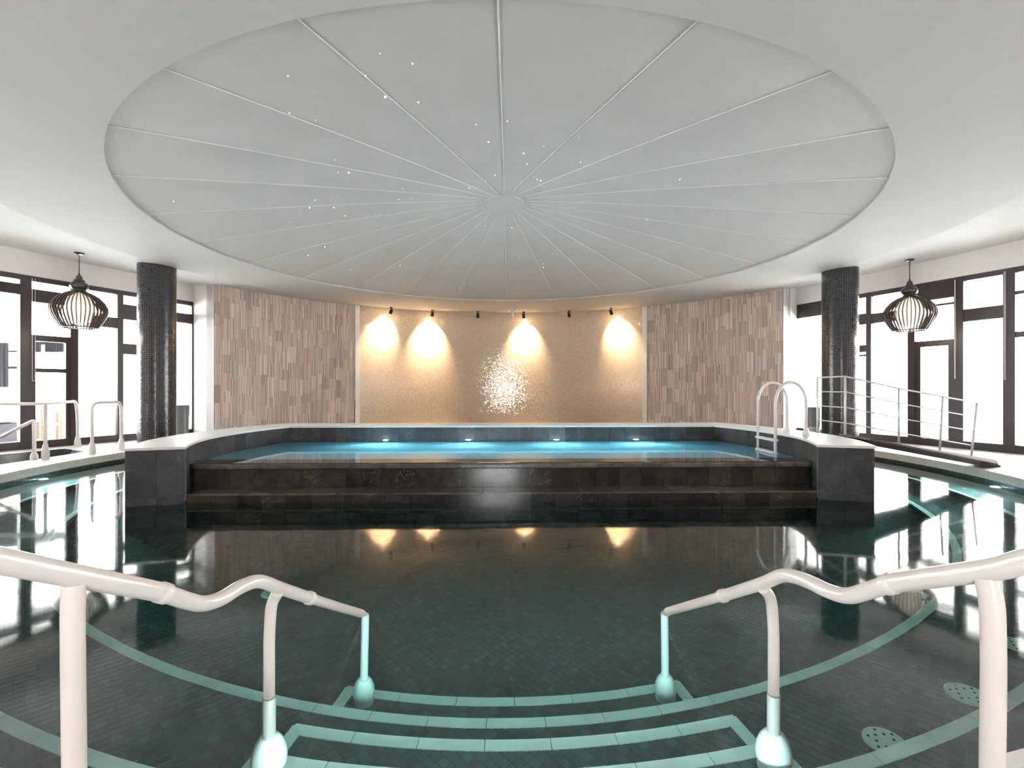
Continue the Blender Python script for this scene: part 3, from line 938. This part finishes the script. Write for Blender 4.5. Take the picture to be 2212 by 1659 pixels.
# pool lamps on the back inner wall, one in the round pool, three added
def pool_lamp(p, nrm, label, power, r=0.045, grp='underwater lamps of the raised pool'):
    root = thing('underwater_lamp', p, label, 'pool lamp', grp)
    nrm = nrm.normalized(); q = nrm.to_track_quat('Z', 'Y').to_matrix()
    for nm_, rr_, z0, z1, mt_ in (('bezel', r * 1.5, 0.0, 0.015, M['metal']), ('lens', r, 0.012, 0.03, M['lens'])):
        t = MB().lathe([(rr_, z0), (rr_, z1 - 0.004), (rr_ * 0.8, z1)], (0, 0, 0), 20)
        t.v = [q @ v + p for v in t.v]
        obj(nm_, t, mt_, root, 30)
    l = bpy.data.lights.new('pool_lamp_light', 'SPOT'); l.energy = power; l.color = (0.88, 0.97, 1.0); l.spot_size = 160 * D2R; l.spot_blend = 0.8
    l.shadow_soft_size = 0.04
    o = bpy.data.objects.new('pool_lamp_light', l); COL.objects.link(o); o.parent = root
    o.location = nrm * 0.05; o.rotation_euler = nrm.to_track_quat('-Z', 'Y').to_euler()
for px, nm_ in ((835, 'leftmost of four'), (1012, 'second from the left of four'), (1202, 'third from the left of four'), (1375, 'rightmost of four')):
    d = 8.985; x = (px - 1106) / F * d
    y = loc2(C2, 0, 1.50).y + (x - C2.x) * math.tan(AX)
    pool_lamp(Vector((x, y, WL - 0.06)), -UY, nm_ + ' bright underwater lamps in the raised pool back wall', 24)
pl = pol(R_POOL, 0)
a_l = 105.0
p = pol(R_POOL - 0.005, a_l, -0.16); pool_lamp(p, C - Vector((p.x, p.y, 0)), 'lone lit lamp under the coping of the round pool at its right side', 60, 0.05, 'underwater lamps of the round pool')
p = pol(R_POOL - 0.005, -97, -0.2); pool_lamp(p, C - Vector((p.x, p.y, 0)), 'added unseen lamp lighting the round pool from its left side', 60, 0.05, 'underwater lamps of the round pool')  # added lamp without a known source, brightens the round pool
for a_, lb_ in ((-176, 'added unseen lamp lighting the steps, beside the left handrail'), (176, 'added unseen lamp lighting the steps, beside the right handrail')):  # pair of added lamps, put in only to light the steps
    p = pol(R_POOL - 0.005, a_, -0.22); pool_lamp(p, C - Vector((p.x, p.y, 0)), lb_, 17, 0.05, 'underwater lamps of the round pool')

# ================================================================== columns
for a, lab in ((-76.2, 'tall round column of tiny dark mosaic tiles near the left windows'), (76.6, 'tall round column of tiny dark mosaic tiles near the right windows')):
    c = pol(7.38, a, DECK); R = 0.335; hgt = ceil_z(7.38) - DECK + 0.02; n = 64
    mb = MB(); mb.uv = []
    for z in (0, hgt):
        for k in range(n + 1):
            t = 2 * PI * k / n
            mb.v.append(c + Vector((R * math.cos(t), R * math.sin(t), z))); mb.uv.append((R * t, z))
    for k in range(n): mb.f.append((k, k + 1, n + 2 + k, n + 1 + k))
    col_ = top('mosaic_column', mb, M['column'], lab, 'column', 'mosaic columns', base=c, smooth=True)

# ================================================================== pendant lamps
def pendant(px, py, zc, label):
    d = (zc - EYE) * F / (HOR - py); p = Vector(((px - 1106) / F * d, d, 0))
    r_ = (p - Vector((C.x, C.y, 0))).length; p.z = ceil_z(r_)
    root = thing('pendant_lamp', p, label, 'lamp', 'ribbed pendant lamps')
    L = lambda prof, n=32: MB().lathe([(r, z) for r, z in prof], p, n)
    obj('ceiling_rose', L([(0.075, 0.0), (0.08, -0.02), (0.07, -0.035), (0.02, -0.045)]), M['lampdark'], root, 30)
    ch = MB()
    z = -0.04; k = 0
    while z > -0.42:
        pts = []
        for j in range(9):
            t = 2 * PI * j / 8
            x = 0.009 * math.cos(t); zz = z - 0.02 + 0.024 * math.sin(t)
            pts.append(p + (Vector((x, 0, zz)) if k % 2 else Vector((0, x, zz))))
        ch.tube(pts, 0.0035, 5, cap=False); z -= 0.038; k += 1
    ch.tube([p + Vector((0.006, 0.006, -0.03)), p + Vector((0.002, -0.004, -0.22)), p + Vector((0, 0, -0.42))], 0.003, 6)
    obj('chain', ch, M['lampdark'], root)
    obj('cap', L([(0.015, -0.40), (0.022, -0.43), (0.045, -0.45), (0.055, -0.50), (0.06, -0.515), (0.085, -0.525), (0.09, -0.555), (0.115, -0.575), (0.14, -0.61), (0.145, -0.645), (0.13, -0.68), (0.105, -0.70), (0.11, -0.725), (0.125, -0.74), (0.115, -0.76), (0.05, -0.765)], 40), M['lampdark'], root, 35)
    # one rib
    prof = [(0.115, -0.755), (0.20, -0.79), (0.30, -0.86), (0.375, -0.95), (0.415, -1.04), (0.42, -1.11), (0.395, -1.20), (0.345, -1.30), (0.29, -1.39), (0.265, -1.42)]
    rb = MB(); wd = 0.0065; th = 0.03
    m8 = len(prof)
    for i, (r, z) in enumerate(prof):
        a = prof[max(0, i - 1)]; b = prof[min(m8 - 1, i + 1)]
        t = Vector((b[0] - a[0], 0, b[1] - a[1])).normalized(); nn = Vector((-t.z, 0, t.x))
        for s1, s2 in ((-1, -1), (-1, 1), (1, 1), (1, -1)):
            rb.v.append(Vector((r, 0, z)) + nn * (s1 * th / 2) + Vector((0, s2 * wd, 0)))
    for i in range(m8 - 1):
        for k in range(4):
            a = 4 * i; rb.f.append((a + k, a + (k + 1) % 4, a + 4 + (k + 1) % 4, a + 4 + k))
    rm = mesh_of('rib', rb, M['rib'])
    for k in range(40): link_mesh('rib', rm, root, rz=2 * PI * k / 40)
    rg = MB()
    ring = [p + Vector((0.265 * math.cos(2 * PI * j / 40), 0.265 * math.sin(2 * PI * j / 40), -1.425)) for j in range(41)]
    rg.tube(ring, 0.012, 8, cap=False)
    obj('bottom_ring', rg, M['lampdark'], root, True)
    obj('opal_globe', L([(0.03, -0.77), (0.10, -0.79), (0.16, -0.85), (0.195, -0.95), (0.21, -1.06), (0.205, -1.18), (0.175, -1.28), (0.11, -1.35), (0.02, -1.38)], 36), M['opal'], root, True, 'lit cream glass globe')
    l = bpy.data.lights.new('globe_light', 'POINT'); l.energy = 3; l.color = (1, 0.82, 0.6); l.shadow_soft_size = 0.15
    o = bpy.data.objects.new('globe_light', l); COL.objects.link(o); o.parent = root; o.location = (0, 0, -1.5)
pendant(171, 545, EYE + 2.6, 'dark ribbed onion-shaped pendant lamp in front of the left windows')
pendant(1965, 560, EYE + 2.6, 'dark ribbed onion-shaped pendant lamp in front of the right windows')

# ================================================================== spotlights over the mosaic panel
def spot(px, lit, label, k):
    t = (px - 1106) / F
    # on the circle r = 7.62 round C, far side
    r = 7.62; a = 1 + t * t; b = 2 * (t * -C.x - C.y); c_ = C.x ** 2 + C.y ** 2 - r * r
    d = (-b + math.sqrt(b * b - 4 * a * c_)) / (2 * a)
    p = Vector((t * d, d, ceil_z(r)))
    root = thing('spotlight', p, label, 'spotlight', 'black spotlights over the gold mosaic')
    obj('mount', MB().lathe([(0.045, 0.0), (0.045, -0.03), (0.012, -0.035), (0.012, -0.09)], p, 16), M['black'], root, 30)
    w0 = pol(RW, math.degrees(math.atan2((p - C).dot(UX), (p - C).dot(UY))))
    aim = (Vector((w0.x, w0.y, EYE + 1.72)) - p - Vector((0, 0, -0.12))).normalized()
    aim = (aim + UX * {0: -0.22, 1: -0.05, 3: 0.02, 5: 0.2}.get(k, 0)).normalized()
    c0 = p + Vector((0, 0, -0.13)); q = aim.to_track_quat('Z', 'Y').to_matrix()
    bd = MB().lathe([(0.03, -0.075), (0.047, -0.06), (0.05, 0.0), (0.055, 0.075), (0.045, 0.08), (0.045, 0.06)], (0, 0, 0), 18)
    bd.v = [q @ v + c0 for v in bd.v]; obj('lamp_head', bd, M['black'], root, 30)
    ln = MB().lathe([(0.042, 0.066), (0.042, 0.071)], (0, 0, 0), 16); ln.v = [q @ v + c0 for v in ln.v]
    obj('lens', ln, M['halogen'] if lit else M['unlit'], root)
    if lit:
        l = bpy.data.lights.new('spot_light', 'SPOT'); l.energy = lit; l.color = (1.0, 0.76, 0.46)
        l.spot_size = 84 * D2R; l.spot_blend = 1.0; l.shadow_soft_size = 0.03
        o = bpy.data.objects.new('spot_light', l); COL.objects.link(o); o.parent = root
        o.location = c0 + aim * 0.09 - p; o.rotation_euler = aim.to_track_quat('-Z', 'Y').to_euler()
for k, (px, lit, lab) in enumerate(((845, 150, 'lit black ceiling spotlight, leftmost over the gold mosaic'), (934, 250, 'lit black ceiling spotlight, second from the left over the gold mosaic'),
                     (1032, 0, 'unlit black ceiling spotlight, third from the left over the gold mosaic'), (1131, 165, 'lit black ceiling spotlight just right of the gold panel centre'),
                     (1229, 0, 'unlit black ceiling spotlight between the two lit ones right of centre'), (1320, 150, 'lit black ceiling spotlight, rightmost over the gold mosaic'))):
    spot(px, lit, lab, k)
p = at(1108, 668, 15.4); p.z = ceil_z((Vector((p.x, p.y, 0)) - C).length)
root = thing('ceiling_sensor', p, 'small white pointed fitting hanging from the ceiling above the gold panel', 'sensor')
obj('sensor_base', MB().lathe([(0.10, 0.0), (0.11, -0.03), (0.08, -0.06), (0.05, -0.08)], p, 24), M['trimwhite'], root, 30)
obj('sensor_tip', MB().lathe([(0.06, -0.07), (0.045, -0.16), (0.02, -0.26), (0.004, -0.34)], p, 16), M['trimwhite'], root, True)

# ================================================================== pool handrails in front
def rail_line(px, py, x0, sl):
    t = (px - 1106) / F; d = x0 / (t - sl)
    return Vector((t * d, d, EYE - (py - HOR) / F * d))
def boot(p, zb, parent, s=1.0):
    prof = [(0.058, 0.0), (0.0595, 0.05), (0.061, 0.052), (0.064, 0.10), (0.060, 0.15), (0.050, 0.20), (0.036, 0.235), (0.029, 0.242)]
    obj('boot', MB().lathe([(r * s, z * s) for r, z in prof], (p.x, p.y, zb), 32), M['boot'], parent, 60, 'flared pale grey boot')
RT = 0.0255
def handrail(side, pts, posts, x0, sl, label):
    P = [rail_line(px, py, x0, sl) for px, py in pts]
    base = Vector((P[1].x, P[1].y, DECK))
    root = thing('pool_handrail', base, label, 'handrail', 'white handrails beside the pool steps')
    start = P[0] + (P[0] - P[1]).normalized() * 0.9
    out = (P[0] - P[1]); out.z = 0; out.normalize()
    # rail: down under the water, elbow, end post
    e_top = posts['end'][0]
    path = [start] + P + [e_top]
    sm = smooth_path(path[1:-1], 6)
    full = [start] + sm + [e_top]
    foot = Vector((e_top.x, e_top.y, posts['end'][1]))
    endpath = fillet([sm[-1], e_top + (e_top - sm[-1]).normalized() * 0.03, foot + Vector((0, 0, 0.15))], 0.05, 6)
    # collars split the rail: thick section before the first collar
    c1 = rail_line(*posts['collar'][0], x0, sl); c2 = rail_line(*posts['collar'][1], x0, sl)
    i1 = min(range(len(full)), key=lambda i: (full[i] - c1).length); i2 = min(range(len(full)), key=lambda i: (full[i] - c2).length)
    obj('rail', MB().tube(full[:i1 + 1], 0.0285, 24), M['rail'], root, 40)
    obj('rail', MB().tube(full[i1:i2 + 1], 0.0265, 24), M['rail'], root, 40)
    obj('rail', MB().tube(full[i2:-1], 0.0235, 24), M['rail'], root, 40)
    obj('end_post', MB().tube(endpath, 0.0235, 20), M['rail'], root, 40)
    for c_, i_c in ((c1, i1), (c2, i2)):
        d = (full[min(i_c + 1, len(full) - 1)] - full[i_c - 1]).normalized()
        obj('collar', MB().tube([full[i_c] - d * 0.018, full[i_c] - d * 0.014, full[i_c] + d * 0.014, full[i_c] + d * 0.018], [0.0285, 0.0315, 0.0315, 0.0275], 24), M['rail'], root, 40)
    boot(foot, foot.z, root, 1.0)
    for (tp, off, low, zb, r, sleeve) in posts['posts']:
        a = rail_line(*tp, x0, sl) ; a.z -= 0.02
        b = Vector((low[0], low[1], 0))
        z1 = a.z - 0.10
        path = fillet([a, Vector((a.x * 0.25 + b.x * 0.75 + off, a.y * 0.25 + b.y * 0.75, a.z - 0.06)), Vector((b.x + off, b.y, a.z - 0.20)), Vector((b.x, b.y, zb))], 0.07, 6)
        obj('post', MB().tube(path, r, 20), M['rail'], root, 40)
        if sleeve:
            obj('sleeve', MB().tube([(b.x, b.y, zb + 0.1), (b.x, b.y, 0.004)], r + 0.0035, 20), M['sleeve'], root, 40, 'grey sleeve under the waterline')
            boot(b, zb, root, 1.15)
        else:
            obj('foot_flange', MB().lathe([(0.055, 0), (0.055, 0.01), (0.03, 0.03)], (b.x, b.y, zb), 24), M['rail'], root, 40)
    return root
def xz(px, d): return ((px - 1106) / F * d, d)
handrail(-1, [(0, 1211), (163, 1244), (300, 1270), (352, 1281), (405, 1298), (439, 1304), (478, 1293), (520, 1268), (560, 1256), (606, 1271), (669, 1292), (730, 1311), (781, 1325.5)],
         {'end': (at(786, 1331, 2.935), Z_S1), 'collar': ((352, 1281), (669, 1292)),
          'posts': [((160, 1244), -0.006, xz(163, 1.245), DECK, 0.0255, False), ((600, 1270), 0.0, (-1.062, 2.13), Z_S4, 0.0235, True)]},
         -1.2945, 0.137, 'white tubular handrail on the left side of the steps, humped, running into the water')
handrail(1, [(2212, 1213), (2137, 1231), (1980, 1252), (1921, 1262), (1870, 1278), (1830, 1287), (1790, 1277), (1740, 1254), (1693, 1243), (1645, 1261), (1562, 1287), (1500, 1305), (1443, 1321)],
         {'end': (at(1437, 1327, 2.96), Z_S1), 'collar': ((1921, 1262), (1562, 1287)),
          'posts': [((2131, 1232), 0.006, xz(2141, 1.24), DECK, 0.0255, False), ((1648, 1261), 0.0, (1.155, 2.15), Z_S4, 0.0235, True)]},
         1.457, -0.1867, 'white tubular handrail on the right side of the steps, humped, running into the water')

# ================================================================== ladder of the raised pool
def ladder():
    hoops = []
    for pxi, di, pxo, do in ((1675, 6.9, 1741, 7.15), (1637, 7.42, 1700, 7.62)):
        a = Vector(((pxi - 1106) / F * di, di, 0)); b = Vector(((pxo - 1106) / F * do, do, 0))
        hoops.append((a, b))
    base = (hoops[0][0] + hoops[1][0]) / 2
    root = thing('pool_ladder', (base.x, base.y, 0.02), 'white ladder with two tall hooped grab rails at the right end of the raised pool', 'ladder')
    for a, b in hoops:
        pts = [Vector((a.x, a.y, 0.06)), Vector((a.x, a.y, 1.15))]
        m_ = (a + b) / 2; hw = (b - a).length / 2; d = (b - a).normalized()
        for k in range(0, 13):
            t = PI - PI * k / 12
            pts.append(Vector((m_.x, m_.y, 0)) + d * (hw * math.cos(t)) + Vector((0, 0, 1.15 + 0.30 * math.sin(t))))
        pts += [Vector((b.x, b.y, RZ))]
        obj('grab_rail', MB().tube(pts, 0.021, 16), M['rail'], root, True)
        obj('flange', MB().lathe([(0.05, 0), (0.05, 0.02), (0.04, 0.05), (0.03, 0.10)], (b.x, b.y, RZ), 20), M['rail'], root, 40)
    for z in (0.62, 0.44, 0.22):
        p, q = hoops[0][0], hoops[1][0]
        obj('tread', MB().beam((p.x, p.y, z), (q.x, q.y, z), 0.08, 0.03), M['rail'], root)
ladder()

# ================================================================== access ramp and its railing
root = thing('access_ramp', (6.1, 7.2, 0.17), 'grey-brown ramp rising from the deck over the water to the raised pool rim', 'ramp')
A0, A1 = Vector((4.72, 6.42, RZ)), Vector((4.78, 7.12, RZ))
B0, B1 = Vector((7.36, 7.36, DECK + 0.015)), Vector((7.75, 7.80, DECK + 0.015))
n = 14
for i in range(n):
    t0, t1 = i / n, (i + 1) / n - 0.004
    a, b, c, d = A0.lerp(B0, t0), A0.lerp(B0, t1), A1.lerp(B1, t1), A1.lerp(B1, t0)
    vs = [v + Vector((0, 0, 0.0)) for v in (a, b, c, d)] + [v + Vector((0, 0, 0.03)) for v in (a, b, c, d)]
    obj('board', MB().add(vs, [(3, 2, 1, 0), (4, 5, 6, 7), (0, 1, 5, 4), (1, 2, 6, 5), (2, 3, 7, 6), (3, 0, 4, 7)]), M['ramp'], root)
for P0, P1 in ((A0, B0), (A1, B1)):
    q = Vector((0, 0, -0.03))
    obj('stringer', MB().beam(P0 + q, P1 + q * 0.6, 0.04, 0.06), M['rampedge'], root, label='dark edge beam')
def railing():
    pts = [Vector((4.84, 7.72, RZ)), Vector((4.80, 7.02, RZ)), A1.lerp(B1, 0.36), A1.lerp(B1, 0.62), A1.lerp(B1, 0.83)]
    root = thing('ramp_railing', pts[1], 'slim satin steel railing with four bars beside the ramp', 'railing')
    H = 0.86
    tops = [p + Vector((0.0, 0, H)) for p in pts]
    tops[3] += Vector((0.05, 0, 0)); tops[4] += Vector((0.09, 0, 0))
    for p, t in zip(pts, tops): obj('post', MB().tube([p, t], 0.016, 10), M['metal'], root, True)
    for f in (1.0, 0.74, 0.48, 0.22):
        obj('bar', MB().tube([p.lerp(t, f) for p, t in zip(pts, tops)], 0.012 if f == 1.0 else 0.009, 8), M['metal'], root, True)
    q = [Vector((5.2, 7.9, RZ)), Vector((4.84, 7.72, RZ))]
railing()

# ================================================================== tub on the left and its rails
tub = thing('plunge_tub', (-8.8, 8.0, -0.35), 'small dark tiled tub sunk in the deck between the round pool and left windows', 'tub')
mb = MB(); n = len(tub_poly)
for z in (-0.35, DECK - 0.002):
    for p in tub_poly: mb.v.append(Vector((p.x, p.y, z)))
for k in range(n): mb.f.append((k, (k + 1) % n, n + (k + 1) % n, n + k))
mb.f.append(tuple(reversed(range(n))))
mb.uv = [(k * 0.7, z) for z in (0, 0.5) for k in range(n)]
obj('tub_lining', mb, M['poolwall'], tub)
top('tub_water', MB().prism([p * 0.999 for p in tub_poly], -0.345, 0.0), M['darkwater'], 'dark still water in the small tub by the left windows', 'water')
def foot(p, r, root, h=0.16):
    obj('boot', MB().lathe([(r * 1.9, 0), (r * 2.1, h * 0.3), (r * 1.7, h * 0.7), (r * 1.1, h)], (p.x, p.y, DECK), 20), M['rail'], root, 40)
def fp(px, py): return on(px, py, DECK)
rt_ = 0.027; HR = EYE - 0.25
a, b = fp(98, 992), fp(168, 966)
root = thing('tub_handrail', a, 'long level white handrail beside the small tub on the left', 'handrail', 'white handrails round the small tub')
path = fillet([Vector((-10.2, 7.9, HR)), Vector((a.x - 0.02, a.y, HR)), Vector((b.x + 0.05, b.y - 0.1, HR)), Vector((b.x, b.y, HR - 0.35)), Vector((b.x, b.y, DECK))], 0.15, 6)
obj('rail', MB().tube(path, rt_, 14), M['rail'], root, True)
obj('post', MB().tube([(a.x, a.y, DECK), (a.x, a.y, HR)], rt_, 14), M['rail'], root, True)
foot(a, rt_, root, 0.25); foot(b, rt_, root, 0.22)
a, b = fp(262, 972), fp(199, 982)
root = thing('tub_handrail', a, 'short hooped white handrail between the small tub and the left column', 'handrail', 'white handrails round the small tub')
path = fillet([Vector((a.x, a.y, DECK)), Vector((a.x, a.y, HR)), Vector((b.x, b.y, HR)), Vector((b.x, b.y, DECK))], 0.16, 6)
obj('rail', MB().tube(path, rt_, 14), M['rail'], root, True)
foot(a, rt_, root, 0.22); foot(b, rt_, root, 0.22)
a = fp(74, 993)
root = thing('tub_handrail', a, 'sloping white handrail running down into the small tub on the left', 'handrail', 'white handrails round the small tub')
t_ = Vector((a.x, a.y, EYE - 0.52))
d_ = at(-30, 960, 7.95)
path = fillet([d_, t_, Vector((a.x, a.y, DECK))], 0.05, 5)
obj('rail', MB().tube(path, rt_, 14), M['rail'], root, True)
foot(a, rt_, root, 0.12)

# ================================================================== small things by the columns
def bin_(p, w_, hgt, label, light, split=0.45):
    root = thing('waste_bin', p, label, 'bin')
    obj('bin_body', MB().lathe([(w_ * 0.42, 0), (w_ * 0.5, 0.02), (w_ * 0.52, hgt * split)], p, 20), M['binlight'] if light else M['greybin'], root, 40)
    obj('bin_lid', MB().lathe([(w_ * 0.55, hgt * split), (w_ * 0.56, hgt * 0.97), (w_ * 0.5, hgt)], p, 20), M['greybin'], root, 40)
bin_(fp(1757, 955), 0.24, 0.78, 'grey bin with dark lid standing behind the right column rail', True)
p = fp(397, 948)
bin_(Vector((p.x - 0.05, p.y, DECK)), 0.28, 0.80, 'dark grey bin standing behind the left column', False, 0.7)

# blind cords
def cord(px, A, d, inward, z1, label):
    s = s_of_px(A, d, px); p = A + d * s + inward * 0.10
    mb = MB()
    mb.tube(fillet([Vector((p.x, p.y, HEAD - 0.05)), Vector((p.x, p.y, z1)), Vector((p.x + 0.02, p.y + 0.04, z1)), Vector((p.x + 0.02, p.y + 0.04, HEAD - 0.05))], 0.02, 4), 0.004, 6)
    top('blind_cord', mb, M['metal'], label, 'cord', 'looped blind cords', base=Vector((p.x, p.y, z1)))
inL = Vector((0.9134, -0.407, 0)); inR = Vector((-0.9275, -0.374, 0))
cord(64, LA, LB_DIR, inL, EYE + 0.15, 'looped blind cord hanging on the left windows beside the pendant lamp')
cord(2178, RA, RB_DIR, inR, EYE + 0.16, 'looped blind cord hanging on the rightmost visible window post')
cord(2070, RA, RB_DIR, inR, EYE + 0.2, 'looped blind cord on the window post right of the pendant lamp')
cord(1716, RA, RB_DIR, inR, EYE - 0.75, 'long blind cord at the far end of the right windows beside the stone wall')

# ================================================================== outside, beyond the left windows
def wavy(p, q, z0, z1, amp, waves, name, label):
    n = waves * 8; p = Vector(p); q = Vector(q); d = q - p; nrm = Vector((-d.y, d.x, 0)).normalized()
    a = []; b = []
    for i in range(n + 1):
        c = p + d * (i / n) + nrm * (amp * math.sin(2 * PI * waves * i / n))
        a.append(c); b.append(c + nrm * 0.006)
    return top(name, MB().strip(a, b, z0, z1), M['curtain'], label, 'curtain', 'dark curtains on the terrace', smooth=50)
wavy(at(-60, 0, 11.6), at(38, 0, 11.6), EYE + 0.1 - 0.2, EYE + 1.10, 0.04, 10, 'outdoor_curtain', 'dark pleated curtain on the terrace beyond the leftmost window')
wavy(at(76, 0, 12.6), at(150, 0, 12.6), EYE + 0.95, EYE + 1.22, 0.03, 12, 'outdoor_curtain', 'short dark valance on the terrace seen through the glazed door')
# white daybed
p = at(-10, 0, 11.0); p.z = DECK - 0.03
root = thing('daybed', p, 'white padded daybed on the terrace beyond the leftmost window', 'daybed')
obj('frame_base', MB().box((p.x, p.y, p.z + 0.22), (0.95, 1.2, 0.42)), M['darkbase'], root)
bb = MB().box((p.x, p.y, p.z + 0.85), (0.85, 0.9, 0.8))
o = obj('cushion', bb, M['cushion'], root); bv = o.modifiers.new('bevel', 'BEVEL'); bv.width = 0.12; bv.segments = 4
# wooden chair
p = at(128, 0, 11.2); p.z = DECK - 0.03
root = thing('terrace_chair', p, 'brown wooden chair on the terrace seen through the glazed door', 'chair')
for sx in (-0.22, 0.22):
    obj('leg', MB().box((p.x + sx, p.y - 0.2, p.z + 0.35), (0.05, 0.05, 0.70)), M['wood'], root)
    obj('leg', MB().box((p.x + sx, p.y + 0.2, p.z + 0.35), (0.05, 0.05, 0.70)), M['wood'], root)
    obj('armrest', MB().box((p.x + sx, p.y, p.z + 0.71), (0.06, 0.5, 0.03)), M['wood'], root)
obj('seat', MB().box((p.x, p.y, p.z + 0.40), (0.48, 0.46, 0.04)), M['wood'], root)
obj('crossbar', MB().box((p.x, p.y - 0.2, p.z + 0.70), (0.48, 0.04, 0.05)), M['wood'], root)
print('objects', len(bpy.data.objects), 'tiles', len(tiles))
